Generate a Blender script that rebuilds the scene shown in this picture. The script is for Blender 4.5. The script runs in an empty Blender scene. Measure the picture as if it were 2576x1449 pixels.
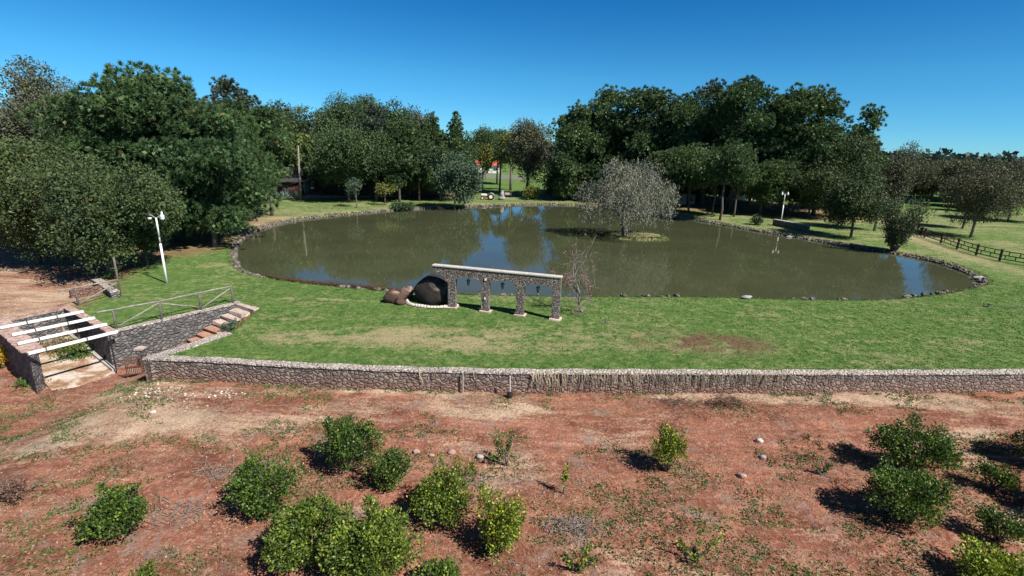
import bpy, math, random
import numpy as np
from mathutils import Vector, Matrix
S = bpy.context.scene
# ---------------------------------------------------------------- camera, sky, sun, exposure
FPX = 1300.0; CH = 11.0; PIT = math.radians(15.4); ROL = math.radians(1.8)
cam_d = bpy.data.cameras.new('camera'); cam = bpy.data.objects.new('camera', cam_d)
S.collection.objects.link(cam); S.camera = cam
cam_d.sensor_width = 36; cam_d.lens = 36*FPX/2576; cam_d.clip_start = .1; cam_d.clip_end = 5000
_f = Vector((0, math.cos(PIT), -math.sin(PIT))); _r0 = Vector((1, 0, 0)); _u0 = Vector((0, math.sin(PIT), math.cos(PIT)))
_r = _r0*math.cos(ROL)+_u0*math.sin(ROL); _u = -_r0*math.sin(ROL)+_u0*math.cos(ROL)
cm = Matrix((_r, _u, -_f)).transposed().to_4x4(); cm.translation = (0, 0, CH); cam.matrix_world = cm
SUN = Vector((.76, -.55, 1.0)).normalized()
sun_el = math.asin(SUN.z); sun_az = math.atan2(SUN.x, SUN.y)
W = bpy.data.worlds.new('World'); S.world = W; W.use_nodes = True
wn = W.node_tree.nodes; wl = W.node_tree.links; wn.clear()
wo = wn.new('ShaderNodeOutputWorld'); bg = wn.new('ShaderNodeBackground'); sk = wn.new('ShaderNodeTexSky')
sk.sky_type = 'NISHITA'; sk.sun_disc = False; sk.sun_elevation = sun_el; sk.sun_rotation = sun_az
sk.altitude = 2000; sk.air_density = .8; sk.dust_density = .1; sk.ozone_density = 4.0
hs = wn.new('ShaderNodeHueSaturation'); hs.inputs['Saturation'].default_value = 1.1; hs.inputs['Value'].default_value = 1.0
wl.new(sk.outputs[0], hs.inputs['Color'])
tcw = wn.new('ShaderNodeTexCoord'); sxw = wn.new('ShaderNodeSeparateXYZ'); wl.new(tcw.outputs['Generated'], sxw.inputs[0])
rw = wn.new('ShaderNodeValToRGB'); wl.new(sxw.outputs[2], rw.inputs[0]); er = rw.color_ramp.elements   # clear high-altitude air: deep blue low sky
er[0].position = 0.; er[0].color = (.32, .62, .76, 1); er[1].position = .12; er[1].color = (.28, .74, .82, 1)
for ps_, cl_ in ((.26, (.09, .60, .82, 1)), (.42, (.40, .43, .48, 1))):
    q_ = er.new(ps_); q_.color = cl_
mw = wn.new('ShaderNodeMix'); mw.data_type = 'RGBA'; mw.blend_type = 'MULTIPLY'; mw.inputs[0].default_value = 1
wl.new(hs.outputs[0], mw.inputs[6]); wl.new(rw.outputs[0], mw.inputs[7]); wl.new(mw.outputs[2], bg.inputs[0]); bg.inputs[1].default_value = .10
wl.new(bg.outputs[0], wo.inputs[0])
sl = bpy.data.lights.new('sun', 'SUN'); sl.energy = 5.0; sl.angle = math.radians(.5); sl.color = (1, .95, .87)
so = bpy.data.objects.new('sun', sl); S.collection.objects.link(so); so.rotation_euler = SUN.to_track_quat('Z', 'Y').to_euler()
S.view_settings.view_transform = 'Standard'; S.view_settings.look = 'None'; S.view_settings.exposure = .62
S.render.engine = 'CYCLES'
try:
    S.cycles.max_bounces = 6; S.cycles.diffuse_bounces = 2; S.cycles.glossy_bounces = 2; S.cycles.transmission_bounces = 3
except Exception: pass
# ---------------------------------------------------------------- pixel (2576 wide copy of the photo) to place
def ray(x, y):
    u = x-1288; v = 724.5-y; c, s = math.cos(ROL), math.sin(ROL)
    u2 = u*c-v*s; v2 = u*s+v*c
    return Vector((u2, FPX*math.cos(PIT)+v2*math.sin(PIT), -FPX*math.sin(PIT)+v2*math.cos(PIT)))
def g(x, y, z=0.):
    d = ray(x, y); t = (z-CH)/d.z; return Vector((d.x*t, d.y*t, z))
def atY(x, y, Y):
    d = ray(x, y); t = Y/d.y; return Vector((d.x*t, Y, CH+d.z*t))
# ---------------------------------------------------------------- noise helpers (numpy)
def _h(ix, iy, s):
    n = (ix.astype(np.int64)*374761393+iy.astype(np.int64)*668265263+s*1442695041) & 0x7fffffff
    n = ((n ^ (n >> 13))*1274126177) & 0x7fffffff
    return ((n ^ (n >> 16)) & 0xffff)/65535.
def vn(x, y, s=0):
    x = np.asarray(x, float); y = np.asarray(y, float)
    ix = np.floor(x); iy = np.floor(y); fx = x-ix; fy = y-iy
    fx = fx*fx*(3-2*fx); fy = fy*fy*(3-2*fy)
    a = _h(ix, iy, s); b = _h(ix+1, iy, s); c = _h(ix, iy+1, s); d = _h(ix+1, iy+1, s)
    return (a*(1-fx)+b*fx)*(1-fy)+(c*(1-fx)+d*fx)*fy
def fbm(x, y, s=0, o=4):
    r = 0; a = .5; t = 0
    for i in range(o):
        r = r+a*vn(x, y, s+i*7); t += a; x = x*2.03+3.1; y = y*2.03+1.7; a *= .55
    return r/t
def sst(a, b, x):
    t = np.clip((x-a)/(b-a), 0, 1); return t*t*(3-2*t)
def inpoly(x, y, P):
    r = np.zeros(np.shape(x), bool); n = len(P)
    for i in range(n):
        x1, y1 = P[i][:2]; x2, y2 = P[(i+1) % n][:2]
        if y1 == y2: continue
        c = ((y1 > y) != (y2 > y)) & (x < (x2-x1)*(y-y1)/(y2-y1)+x1); r ^= c
    return r
def segd(x, y, P, closed=True):
    d = np.full(np.shape(x), 1e9); n = len(P)
    for i in range(n if closed else n-1):
        x1, y1 = P[i][:2]; x2, y2 = P[(i+1) % n][:2]; dx, dy = x2-x1, y2-y1
        t = np.clip(((x-x1)*dx+(y-y1)*dy)/(dx*dx+dy*dy+1e-9), 0, 1)
        d = np.minimum(d, np.hypot(x-x1-t*dx, y-y1-t*dy))
    return d
# ---------------------------------------------------------------- layout
WZ = -.35
pond_px = [(592,640),(600,668),(617,686),(660,700),(740,714),(830,724),(920,731),(1000,739),(1100,742),(1200,745),(1300,748),(1500,750),(1690,750),(1900,755),(2100,760),(2200,757),(2300,750),(2400,735),(2455,722),(2470,712),(2450,697),(2400,675),(2340,657),(2260,640),(2150,625),(2050,606),(1950,590),(1850,573),(1760,555),(1650,541),(1560,528),(1450,517),(1380,515),(1250,518),(1190,521),(1100,526),(1050,527),(950,533),(850,543),(760,552),(700,565),(650,580),(612,600),(596,618)]
def smooth(P, k=2):
    for _ in range(k):
        Q = []
        for i in range(len(P)):
            a, b = P[i], P[(i+1) % len(P)]
            Q += [a*.75+b*.25, a*.25+b*.75]
        P = Q
    return P
POND = smooth([g(x, y, WZ) for x, y in pond_px], 2)
ISL_C = (g(1512, 588, WZ)+g(1690, 602, WZ))*.5; ISL_C.z = 0
WALL = [g(360, 905), g(530, 911), g(700, 922), g(980, 934), g(1280, 941), g(1600, 942), g(1900, 943), g(2250, 943), g(2576, 941)]
WALL.append(WALL[-1]+Vector((14, 2.0, 0))); WALL.append(WALL[-1]+Vector((60, 10, 0)))
PZ = .06
pLo, pLi, pLib = g(70.6, 891.8, PZ), g(93.7, 875.7, PZ), g(12.7, 807, PZ)
pRib, pRi, pRo, pRob = g(162, 776, PZ), g(268.5, 836.5, PZ), g(294, 833, PZ), g(176, 770, PZ)
ldir = (pLi-pLib).normalized()
pLob = pLo-ldir*((pLo-pLi).dot(ldir)+(pLi-pLib).length); pLob2 = pLob-ldir*.55
RE = g(600, 764)                     # far end of the wall that carries the rail
DE = g(566, 838)                     # far end of the diagonal return wall
A0 = Vector((pRo.x, pRo.y, 0)); AD = (RE-A0).normalized(); AL = (RE-A0).length; AN = Vector((AD.y, -AD.x, 0))
bdir = (pRib-pLib).normalized(); 
TERR = [(-900, 14), (-60, 24), (pLob2.x, pLob2.y+.3), (pLib.x, pLib.y+.25), (pRib.x-.05, pRib.y+.25), tuple((pRib+pRob)/2)[:2], tuple((pRi+pRo)/2-ldir*.5)[:2], tuple(A0-AN*.24+AD*.5)[:2], tuple(RE-AN*.24)[:2],
        (RE.x+1.7, RE.y-.7), (DE.x+.15, DE.y+.1)]+[(WALL[0].x+.45, WALL[0].y+.25)]+[(p.x, p.y+.25) for p in WALL[1:]]+[(900, 130), (900, 3000), (-900, 3000)]
FLOOR = [(pLi.x-.2, pLi.y-.2), (pLib.x-.2, pLib.y), (pRib.x, pRib.y), (pRi.x+.2, pRi.y), (pRo.x, pRo.y)]
def hz(x, y):
    x = np.asarray(x, float); y = np.asarray(y, float)
    low = -1.05-1.15*sst(-17.2, -22.5, x)+(fbm(x*.35, y*.35, 3)-.5)*.16+(fbm(x*1.5, y*1.5, 9)-.5)*.05
    for ry_, rk_ in ((20.6, .05), (19.0, .06)): low = low-rk_*np.exp(-((y-ry_-.03*x-.25*np.sin(x*.13))/.22)**2)*sst(-14, -8, x)
    low = low+(vn(x*2.7, y*2.7, 14)-.5)*.07
    s = (x-A0.x)*AD.x+(y-A0.y)*AD.y; o = (x-A0.x)*AN.x+(y-A0.y)*AN.y
    ramp = -2.3+2.15*np.clip((s-(AL-4.9))/4.9, 0, 1)
    ramp = ramp+(0-ramp)*sst(2.0, 3.0, o)*sst(4.2, 6.0, s)
    cor = inpoly(x, y, [A0, RE, RE+AN*2.0, DE+Vector((.5, .2, 0)), WALL[0]+Vector((.3, .3, 0)), A0+AN*5-AD*3, A0-AD*3])
    low = np.where(cor & (s > -1.0), np.maximum(low, ramp-.08), low)
    hi = (fbm(x*.12, y*.12, 5)-.5)*.12*sst(26, 36, y)+(fbm(x*.9, y*.9, 6)-.5)*.03
    top = inpoly(x, y, TERR)
    z = np.where(top, hi, low)
    z = np.where(inpoly(x, y, FLOOR) & ~top, -2.25+.095*np.clip(((x-pLi.x)*-ldir.x+(y-pLi.y)*-ldir.y), 0, 9)+(fbm(x, y, 4)-.5)*.06, z)
    ins = inpoly(x, y, POND); d = segd(x, y, POND); d = np.where(ins, d, -d)
    z = np.where(ins, -.42-.9*sst(0, 4, d)+(fbm(x*1.3, y*1.3, 8)-.5)*.1, z)
    z = np.where(~ins & (d > -.9), z-.30*sst(-.9, 0, d), z)
    q = np.hypot((x-ISL_C.x)/4.6, (y-ISL_C.y)/3.3)+(fbm(x*.6, y*.6, 11)-.5)*.25
    z = np.where(q < 1.25, np.maximum(z, -.9+.78*sst(1.25, .8, q)), z)
    return z
def h1(x, y): return float(hz(np.array([x]), np.array([y]))[0])
def gt(x, y):
    d = ray(x, y); d = d/(-d.z); zs = np.linspace(.4, -3.2, 181)
    X_ = d.x*(CH-zs); Y_ = d.y*(CH-zs); q = zs-hz(X_, Y_); k = int(np.argmax(q < 0)); k = k if q[k] < 0 else len(zs)-1
    return g(x, y, float(zs[k]+zs[k-1])/2 if k else 0.)
# ---------------------------------------------------------------- object helpers
C = S.collection
def tag(o, label=None, cat=None, group=None, kind=None):
    if label: o['label'] = label
    if cat: o['category'] = cat
    if group: o['group'] = group
    if kind: o['kind'] = kind
    return o
def empty(name, loc, label, cat, group=None, rz=0):
    o = bpy.data.objects.new(name, None); C.objects.link(o); o.location = loc; o.rotation_euler = (0, 0, rz); o.empty_display_size = .2
    return tag(o, label, cat, group)
def link(name, me, mat, parent=None):
    o = bpy.data.objects.new(name, me); C.objects.link(o)
    if mat: me.materials.append(mat)
    if parent:
        o.parent = parent
    return o
def npmesh(name, V, F, smooth=False):
    V = np.asarray(V, np.float32); F = np.asarray(F, np.int32); k = F.shape[1]
    me = bpy.data.meshes.new(name); me.vertices.add(len(V)); me.vertices.foreach_set('co', V.ravel())
    me.loops.add(F.size); me.loops.foreach_set('vertex_index', F.ravel())
    me.polygons.add(len(F)); me.polygons.foreach_set('loop_start', np.arange(0, F.size, k, dtype=np.int32))
    if smooth: me.polygons.foreach_set('use_smooth', np.ones(len(F), bool))
    me.update(calc_edges=True); return me
class MB:
    def __init__(s): s.v = []; s.f = []
    def add(s, V, F):
        n = len(s.v); s.v += [tuple(v) for v in V]; s.f += [tuple(i+n for i in f) for f in F]; return s
    def box(s, c, d, rz=0, M=None, jit=0, rnd=random):
        c = Vector(c); V = []
        for i in range(8):
            p = Vector((((i & 1)*2-1)*d[0]/2, ((i >> 1 & 1)*2-1)*d[1]/2, ((i >> 2)*2-1)*d[2]/2))
            if jit: p += Vector([rnd.uniform(-jit, jit) for _ in range(3)])
            p = (M @ p) if M else (Matrix.Rotation(rz, 3, 'Z') @ p)
            V.append(p+c)
        return s.add(V, [(0, 2, 3, 1), (4, 5, 7, 6), (0, 1, 5, 4), (2, 6, 7, 3), (0, 4, 6, 2), (1, 3, 7, 5)])
    def bar(s, a, b, w, h=None):           # box beam from a to b
        a, b = Vector(a), Vector(b); d = b-a; L = d.length; q = d.normalized()
        up = Vector((0, 0, 1)) if abs(q.z) < .95 else Vector((0, 1, 0)); sx = q.cross(up).normalized(); uz = sx.cross(q)
        M = Matrix((q, sx, uz)).transposed(); return s.box((a+b)/2, (L, w, h or w), M=M)
    def tube(s, P, R, n=8):
        P = [Vector(p) for p in P]; V = []; F = []
        for i, p in enumerate(P):
            q = (P[min(i+1, len(P)-1)]-P[max(i-1, 0)]).normalized()
            up = Vector((0, 0, 1)) if abs(q.z) < .9 else Vector((0, 1, 0)); a = q.cross(up).normalized(); b = q.cross(a)
            r = R[i] if isinstance(R, (list, tuple)) else R
            for k in range(n):
                t = 2*math.pi*k/n; V.append(p+(a*math.cos(t)+b*math.sin(t))*r)
        for i in range(len(P)-1):
            for k in range(n):
                F.append((i*n+k, i*n+(k+1) % n, (i+1)*n+(k+1) % n, (i+1)*n+k))
        F.append(tuple(range(n))[::-1]); F.append(tuple((len(P)-1)*n+k for k in range(n)))
        return s.add(V, F)
    def prism(s, P, z0, z1):
        n = len(P); a = sum(P[i][0]*P[(i+1) % n][1]-P[(i+1) % n][0]*P[i][1] for i in range(n))
        if a < 0: P = P[::-1]
        f0 = (lambda i: z0[i]) if isinstance(z0, (list, tuple)) else (lambda i: z0)
        V = [(p[0], p[1], f0(i)) for i, p in enumerate(P)]+[(p[0], p[1], z1) for p in P]
        return s.add(V, [tuple(range(n))[::-1], tuple(range(n, 2*n))]+[(i, (i+1) % n, n+(i+1) % n, n+i) for i in range(n)])
    def strip(s, P, w, z0, z1, side=1, off=0):     # wall of width w along a polyline, sections every ~.5 m with rough faces
        Q = []
        for i in range(len(P)-1):
            a, b = Vector(P[i]), Vector(P[i+1]); n = max(1, int((b-a).length/.5))
            Q += [a+(b-a)*k/n for k in range(n)]
        Q.append(Vector(P[-1])); V = []; F = []
        for i, p in enumerate(Q):
            d = (Q[min(i+1, len(Q)-1)]-Q[max(i-1, 0)]); d.z = 0; d.normalize(); nn = Vector((-d.y, d.x, 0))*side
            zz0 = z0(p) if callable(z0) else z0; zz1 = z1(p) if callable(z1) else z1
            j = .012*math.sin(i*2.3)+.01*math.sin(i*5.1)
            for (o, z) in ((off+j, zz0), (off+j, zz1), (off+w+j, zz1), (off+w+j, zz0)):
                V.append((p.x+nn.x*o, p.y+nn.y*o, z))
        for i in range(len(Q)-1):
            for k in range(4): F.append((i*4+k, i*4+(k+1) % 4, (i+1)*4+(k+1) % 4, (i+1)*4+k))
        F.append((0, 1, 2, 3)); m = (len(Q)-1)*4; F.append((m+3, m+2, m+1, m))
        return s.add(V, F)
    def rock(s, c, r, seed=0, n=2, rz=0, amp=.22):
        import bmesh as _b
        bm = _b.new(); _b.ops.create_icosphere(bm, subdivisions=n, radius=1)
        from mathutils import noise as N
        M = Matrix.Rotation(rz, 3, 'Z'); V = []
        for v in bm.verts:
            q = v.co.copy(); k = 1+amp*(N.noise(q*1.1+Vector((seed*7.3, seed*1.9, 0)))*1.4+.5*N.noise(q*2.7+Vector((seed, 0, seed*3.))))
            V.append(Vector(c)+M @ Vector((q.x*r[0]*k, q.y*r[1]*k, q.z*r[2]*k)))
        F = [tuple(x.index for x in f.verts) for f in bm.faces]; bm.free(); return s.add(V, F)
    def build(s, name, mat, parent=None, smooth=False, world=False, bevel=0):
        me = bpy.data.meshes.new(name); V = s.v
        if parent is not None and not world:
            pass
        if parent is not None and world:
            M = parent.matrix_basis.inverted(); V = [M @ Vector(v) for v in V]
        me.from_pydata(V, [], s.f); me.update()
        if smooth: me.polygons.foreach_set('use_smooth', [True]*len(me.polygons))
        o = link(name, me, mat, parent)
        if bevel:
            b = o.modifiers.new('bevel', 'BEVEL'); b.width = bevel; b.segments = 2; b.limit_method = 'ANGLE'
        return o
# ---------------------------------------------------------------- materials
def mat(name):
    m = bpy.data.materials.new(name); m.use_nodes = True; nt = m.node_tree
    b = nt.nodes.get('Principled BSDF'); b.inputs['Roughness'].default_value = .85
    b.inputs['Specular IOR Level'].default_value = .25
    return m, nt, b
def N(nt, t, **k):
    n = nt.nodes.new(t)
    for a, v in k.items():
        if a in n.inputs: n.inputs[a].default_value = v
        else: setattr(n, a, v)
    return n
def ramp(nt, src, stops, interp='LINEAR'):
    r = nt.nodes.new('ShaderNodeValToRGB'); r.color_ramp.interpolation = interp; e = r.color_ramp.elements
    while len(e) < len(stops): e.new(.5)
    for i, (p, c) in enumerate(stops):
        e[i].position = p; e[i].color = (*c, 1) if len(c) == 3 else c
    nt.links.new(src, r.inputs[0]); return r.outputs[0]
def mix(nt, f, a, b, mode='MIX'):
    m = nt.nodes.new('ShaderNodeMix'); m.data_type = 'RGBA'; m.blend_type = mode
    for i, v in ((0, f), (6, a), (7, b)):
        if hasattr(v, 'links'): nt.links.new(v, m.inputs[i])
        else: m.inputs[i].default_value = v if i == 0 else ((*v, 1) if len(v) == 3 else v)
    return m.outputs[2]
def mth(nt, op, a, b=0., c=None):
    m = nt.nodes.new('ShaderNodeMath'); m.operation = op
    for i, v in ((0, a), (1, b), (2, c)):
        if v is None: continue
        if hasattr(v, 'links'): nt.links.new(v, m.inputs[i])
        else: m.inputs[i].default_value = v
    return m.outputs[0]
def noise(nt, scale, detail=4, rough=.6, vec=None, dist=0):
    n = N(nt, 'ShaderNodeTexNoise'); n.inputs['Scale'].default_value = scale; n.inputs['Detail'].default_value = detail
    n.inputs['Roughness'].default_value = rough; n.inputs['Distortion'].default_value = dist
    if vec is None: vec = geo(nt)
    nt.links.new(vec, n.inputs['Vector']); return n.outputs[0]
def geo(nt): return N(nt, 'ShaderNodeNewGeometry').outputs['Position']
def scaled(nt, v, s):
    m = nt.nodes.new('ShaderNodeVectorMath'); m.operation = 'MULTIPLY'; nt.links.new(v, m.inputs[0]); m.inputs[1].default_value = s; return m.outputs[0]
def bump(nt, b, h, st=.5, d=.05):
    n = nt.nodes.new('ShaderNodeBump'); n.inputs['Strength'].default_value = st; n.inputs['Distance'].default_value = d
    nt.links.new(h, n.inputs['Height']); nt.links.new(n.outputs[0], b.inputs['Normal'])
def simple(name, c, var=.25, rough=.85, sc=3., metal=0, spec=.25, bmp=0):
    m, nt, b = mat(name); nz = noise(nt, sc, 5)
    lo = tuple(x*(1-var) for x in c); hi = tuple(min(1, x*(1+var)) for x in c)
    nt.links.new(ramp(nt, nz, [(.3, lo), (.7, hi)]), b.inputs['Base Color'])
    b.inputs['Roughness'].default_value = rough; b.inputs['Metallic'].default_value = metal; b.inputs['Specular IOR Level'].default_value = spec
    if bmp: bump(nt, b, nz, .6, bmp)
    return m
def masonry(name, stones, joint, sc=3.2, jw=.06, dirt=None, flat=.75, dz=(-1.1, -.2)):
    m, nt, b = mat(name); p = geo(nt)
    nz = N(nt, 'ShaderNodeTexNoise'); nz.inputs['Scale'].default_value = 2.2; nz.inputs['Detail'].default_value = 3; nt.links.new(p, nz.inputs['Vector'])
    w = nt.nodes.new('ShaderNodeVectorMath'); w.operation = 'MULTIPLY_ADD'; nt.links.new(nz.outputs[1], w.inputs[0]); w.inputs[1].default_value = (.22, .22, .22); nt.links.new(scaled(nt, p, (1, 1, 1/flat)), w.inputs[2])
    v1 = N(nt, 'ShaderNodeTexVoronoi', Scale=sc); v2 = N(nt, 'ShaderNodeTexVoronoi', Scale=sc); v2.feature = 'DISTANCE_TO_EDGE'
    for v in (v1, v2): nt.links.new(w.outputs[0], v.inputs['Vector'])
    sep = N(nt, 'ShaderNodeSeparateColor'); nt.links.new(v1.outputs['Color'], sep.inputs[0])
    col = ramp(nt, sep.outputs[0], [(i/(len(stones)-1), c) for i, c in enumerate(stones)])
    fine = noise(nt, 14, 5, .7); col = mix(nt, .75, col, ramp(nt, fine, [(.3, (.45, .45, .45)), (.7, (1.45, 1.4, 1.35))]), 'MULTIPLY')
    jm = ramp(nt, v2.outputs['Distance'], [(jw*.35, (0, 0, 0)), (jw, (1, 1, 1))])
    col = mix(nt, jm, joint, col)
    if dirt:
        sz = N(nt, 'ShaderNodeSeparateXYZ'); nt.links.new(p, sz.inputs[0])
        dn = mth(nt, 'ADD', sz.outputs[2], mth(nt, 'MULTIPLY', noise(nt, 1.3, 4), -.9))
        k = nt.nodes.new('ShaderNodeMapRange'); nt.links.new(dn, k.inputs[0]); k.inputs[1].default_value = dz[0]-.45; k.inputs[2].default_value = dz[1]-.45; k.inputs[3].default_value = .8; k.inputs[4].default_value = 0
        col = mix(nt, k.outputs[0], col, mix(nt, .55, col, dirt))
    nt.links.new(col, b.inputs['Base Color'])
    h = mth(nt, 'ADD', mth(nt, 'MULTIPLY', ramp(nt, v2.outputs['Distance'], [(0, (0, 0, 0)), (.22, (1, 1, 1))]), 1.), mth(nt, 'MULTIPLY', fine, .4))
    bump(nt, b, h, .9, .07); return m
M_wall = masonry('grey_rubble_stone', [(.12, .10, .09), (.20, .17, .155), (.29, .255, .23), (.16, .125, .108)], (.075, .062, .055), 4.2, .05, (.30, .13, .08))
M_pwall = masonry('dark_grey_rubble_stone', [(.085, .085, .09), (.15, .148, .15), (.22, .21, .21)], (.055, .052, .05), 4.0, .05, (.28, .13, .09), dz=(-2.4, -1.7))
M_arch = masonry('brown_grey_rubble_stone', [(.16, .135, .12), (.26, .225, .20), (.38, .335, .30), (.20, .17, .15)], (.045, .038, .033), 6.5, .09)
M_cap = masonry('pale_mortar_with_pebbles', [(.40, .355, .32), (.50, .445, .40), (.56, .50, .455), (.34, .30, .27)], (.24, .20, .175), 5., .04, None, 1.)
M_archcap = simple('pale_concrete', (.50, .46, .41), .25, sc=5, bmp=.02)
M_plinth = simple('pinkish_mortar', (.50, .38, .33), .3, sc=4, bmp=.02)
M_rim = masonry('rim_rubble', [(.07, .06, .055), (.15, .13, .12), (.26, .23, .21), (.13, .10, .085)], (.04, .035, .03), 2.2, .06, None, 1.)
def brickm():
    m, nt, b = mat('weathered_brick'); w = N(nt, 'ShaderNodeTexVoronoi', Scale=7.); nt.links.new(geo(nt), w.inputs['Vector'])
    sep = N(nt, 'ShaderNodeSeparateColor'); nt.links.new(w.outputs['Color'], sep.inputs[0])
    c = ramp(nt, sep.outputs[0], [(0, (.28, .17, .14)), (.5, (.42, .29, .25)), (1, (.50, .40, .36))])
    c = mix(nt, .5, c, ramp(nt, noise(nt, 9, 5), [(.3, (.5, .5, .5)), (.7, (1.3, 1.3, 1.3))]), 'MULTIPLY')
    nt.links.new(c, b.inputs['Base Color']); return m
M_brick = brickm()
M_white = simple('chipped_white_paint', (.78, .77, .74), .1, .6, 6)
M_black = simple('dark_iron', (.018, .017, .018), .3, .5, 5, spec=.4)
M_rust = simple('rusty_iron', (.13, .055, .035), .5, .8, 8)
M_timber = simple('weathered_grey_timber', (.25, .24, .215), .35, .9, 5, bmp=.02)
M_timberd = simple('dark_grey_timber_post', (.13, .115, .105), .35, .9, 5, bmp=.02)
M_fence = simple('dark_brown_stained_timber', (.028, .018, .014), .35, .8, 4)
M_lampw = simple('white_enamel', (.82, .84, .85), .05, .35, 3, spec=.5)
M_glass = simple('milky_lamp_glass', (.62, .72, .74), .05, .15, 3, spec=.5)
M_slab = simple('pale_step_stone', (.46, .37, .32), .35, .9, 4, bmp=.04)
M_slabr = simple('earth_stained_step_stone', (.36, .21, .15), .4, .9, 4, bmp=.04)
M_kerb = simple('grey_concrete', (.36, .35, .33), .2, .9, 4)
M_peb = simple('pale_pebbles', (.52, .44, .39), .4, .9, 1.5)
M_stone = simple('field_stone', (.36, .24, .19), .35, .9, 5, bmp=.03)
M_greystone = simple('grey_field_stone', (.30, .28, .27), .35, .9, 5, bmp=.03)
M_edge = simple('whitewashed_cobble', (.58, .51, .46), .2, .9, 5, bmp=.02)
def boulderm(name, dark, lt, thr):
    m, nt, b = mat(name); a = noise(nt, .9, 6, .62, dist=.6); f = noise(nt, 7, 6, .7)
    gn = N(nt, 'ShaderNodeNewGeometry'); sx = N(nt, 'ShaderNodeSeparateXYZ'); nt.links.new(geo(nt), sx.inputs[0])
    k = mth(nt, 'ADD', a, mth(nt, 'MULTIPLY', sx.outputs[2], .06))  # paler tone becomes more common towards the top
    c = ramp(nt, k, [(thr-.05, dark), (thr+.10, lt)])
    c = mix(nt, .8, c, ramp(nt, f, [(.3, (.5, .48, .47)), (.7, (1.4, 1.35, 1.3))]), 'MULTIPLY')
    nt.links.new(c, b.inputs['Base Color']); bump(nt, b, f, .8, .06); return m
M_boulder = boulderm('dark_mottled_boulder', (.036, .029, .027), (.20, .15, .13), .70)
M_boulder2 = boulderm('brown_boulder', (.085, .052, .042), (.32, .235, .19), .60)
def barkm(name, a, b_):
    m, nt, b = mat(name); v = scaled(nt, geo(nt), (6, 6, 1.2)); n = noise(nt, 1., 6, .7, v)
    nt.links.new(ramp(nt, n, [(.3, a), (.7, b_)]), b.inputs['Base Color']); bump(nt, b, n, .8, .06); return m
M_bark = barkm('grey_brown_bark', (.06, .045, .037), (.19, .155, .135))
M_barkp = barkm('pale_bark', (.13, .11, .095), (.34, .30, .26))
M_twig = barkm('grey_twig', (.12, .10, .09), (.30, .26, .24))
def leafm(name, c0, c1, c2=None, spot=.0, trans=.18, rough=.6, nsc=.35, spec=.3):
    m, nt, b = mat(name); gi = N(nt, 'ShaderNodeNewGeometry'); oi = N(nt, 'ShaderNodeObjectInfo')
    r = gi.outputs['Random Per Island']
    st = [(0, c0), (.75, c1)]
    if c2: st += [(1-spot, c1), (min(1, 1-spot*.6), c2)]
    c = ramp(nt, r, st)
    nz = noise(nt, nsc, 3, .6)
    c = mix(nt, 1., c, ramp(nt, nz, [(.35, (.7, .74, .78)), (.65, (1.3, 1.22, 1.1))]), 'MULTIPLY')
    c = mix(nt, 1., c, ramp(nt, oi.outputs['Random'], [(0, (.80, .88, .86)), (1, (1.08, 1.10, 1.0))]), 'MULTIPLY')
    nt.links.new(c, b.inputs['Base Color']); b.inputs['Roughness'].default_value = rough; b.inputs['Specular IOR Level'].default_value = spec
    t = N(nt, 'ShaderNodeBsdfTranslucent'); nt.links.new(c, t.inputs[0]); ms = N(nt, 'ShaderNodeMixShader'); ms.inputs[0].default_value = trans
    nt.links.new(b.outputs[0], ms.inputs[1]); nt.links.new(t.outputs[0], ms.inputs[2])
    nt.links.new(ms.outputs[0], nt.nodes['Material Output'].inputs[0]); return m
L_pine = leafm('pine_needles', (.030, .066, .028), (.095, .165, .062), (.17, .11, .05), .03)
L_pined = leafm('dark_pine_needles', (.042, .080, .032), (.120, .180, .068), (.13, .10, .05), .03)
L_pineg = leafm('grey_pine_needles', (.045, .062, .045), (.10, .13, .085), (.15, .12, .07), .04)
L_olive = leafm('olive_brown_leaves', (.036, .056, .024), (.090, .130, .050), (.16, .14, .05), .05)
L_brown = leafm('brown_autumn_leaves', (.044, .052, .030), (.108, .118, .068), (.18, .11, .055), .1)
L_grey = leafm('grey_green_leaves', (.062, .07, .047), (.14, .15, .10), None)
L_dark = leafm('dark_green_leaves', (.028, .056, .026), (.080, .130, .056), (.12, .14, .06), .08)
L_blue = leafm('blue_green_leaves', (.03, .06, .04), (.085, .135, .085), None, spec=.4)
L_yel = leafm('yellow_green_leaves', (.08, .10, .03), (.20, .20, .05), (.32, .28, .05), .15)
L_willow = leafm('grey_willow_leaves', (.13, .135, .11), (.31, .31, .27), (.15, .19, .10), .15, spec=.2)
L_cit = leafm('citrus_leaves', (.016, .044, .010), (.11, .18, .034), (.30, .34, .05), .07, .22, .45, 1.6, .4)
L_cit2 = leafm('light_citrus_leaves', (.022, .055, .010), (.17, .235, .040), (.38, .40, .06), .08, .25, .45, 1.6, .4)
L_root = leafm('pale_dry_roots', (.20, .165, .13), (.46, .40, .32), None, trans=.05)
L_city = leafm('yellowing_citrus_leaves', (.05, .10, .014), (.19, .26, .03), (.45, .45, .05), .22, .3, .45, 1.6, .4)
L_pink = leafm('dusky_pink_blossom', (.22, .10, .12), (.40, .22, .25), None)
L_flow = leafm('orange_yellow_flowers', (.10, .12, .03), (.55, .33, .03), (.75, .40, .03), .4)
L_palm = leafm('palm_fronds', (.06, .10, .03), (.17, .21, .06), (.26, .20, .08), .08)
L_agave = leafm('blue_grey_agave', (.20, .27, .28), (.32, .40, .40), None)
L_weed = leafm('weed_leaves', (.035, .075, .018), (.10, .17, .045), (.20, .20, .09), .15, .2)
L_straw = leafm('dead_straw', (.20, .14, .10), (.42, .32, .21), (.16, .13, .12), .4, .1)
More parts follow.
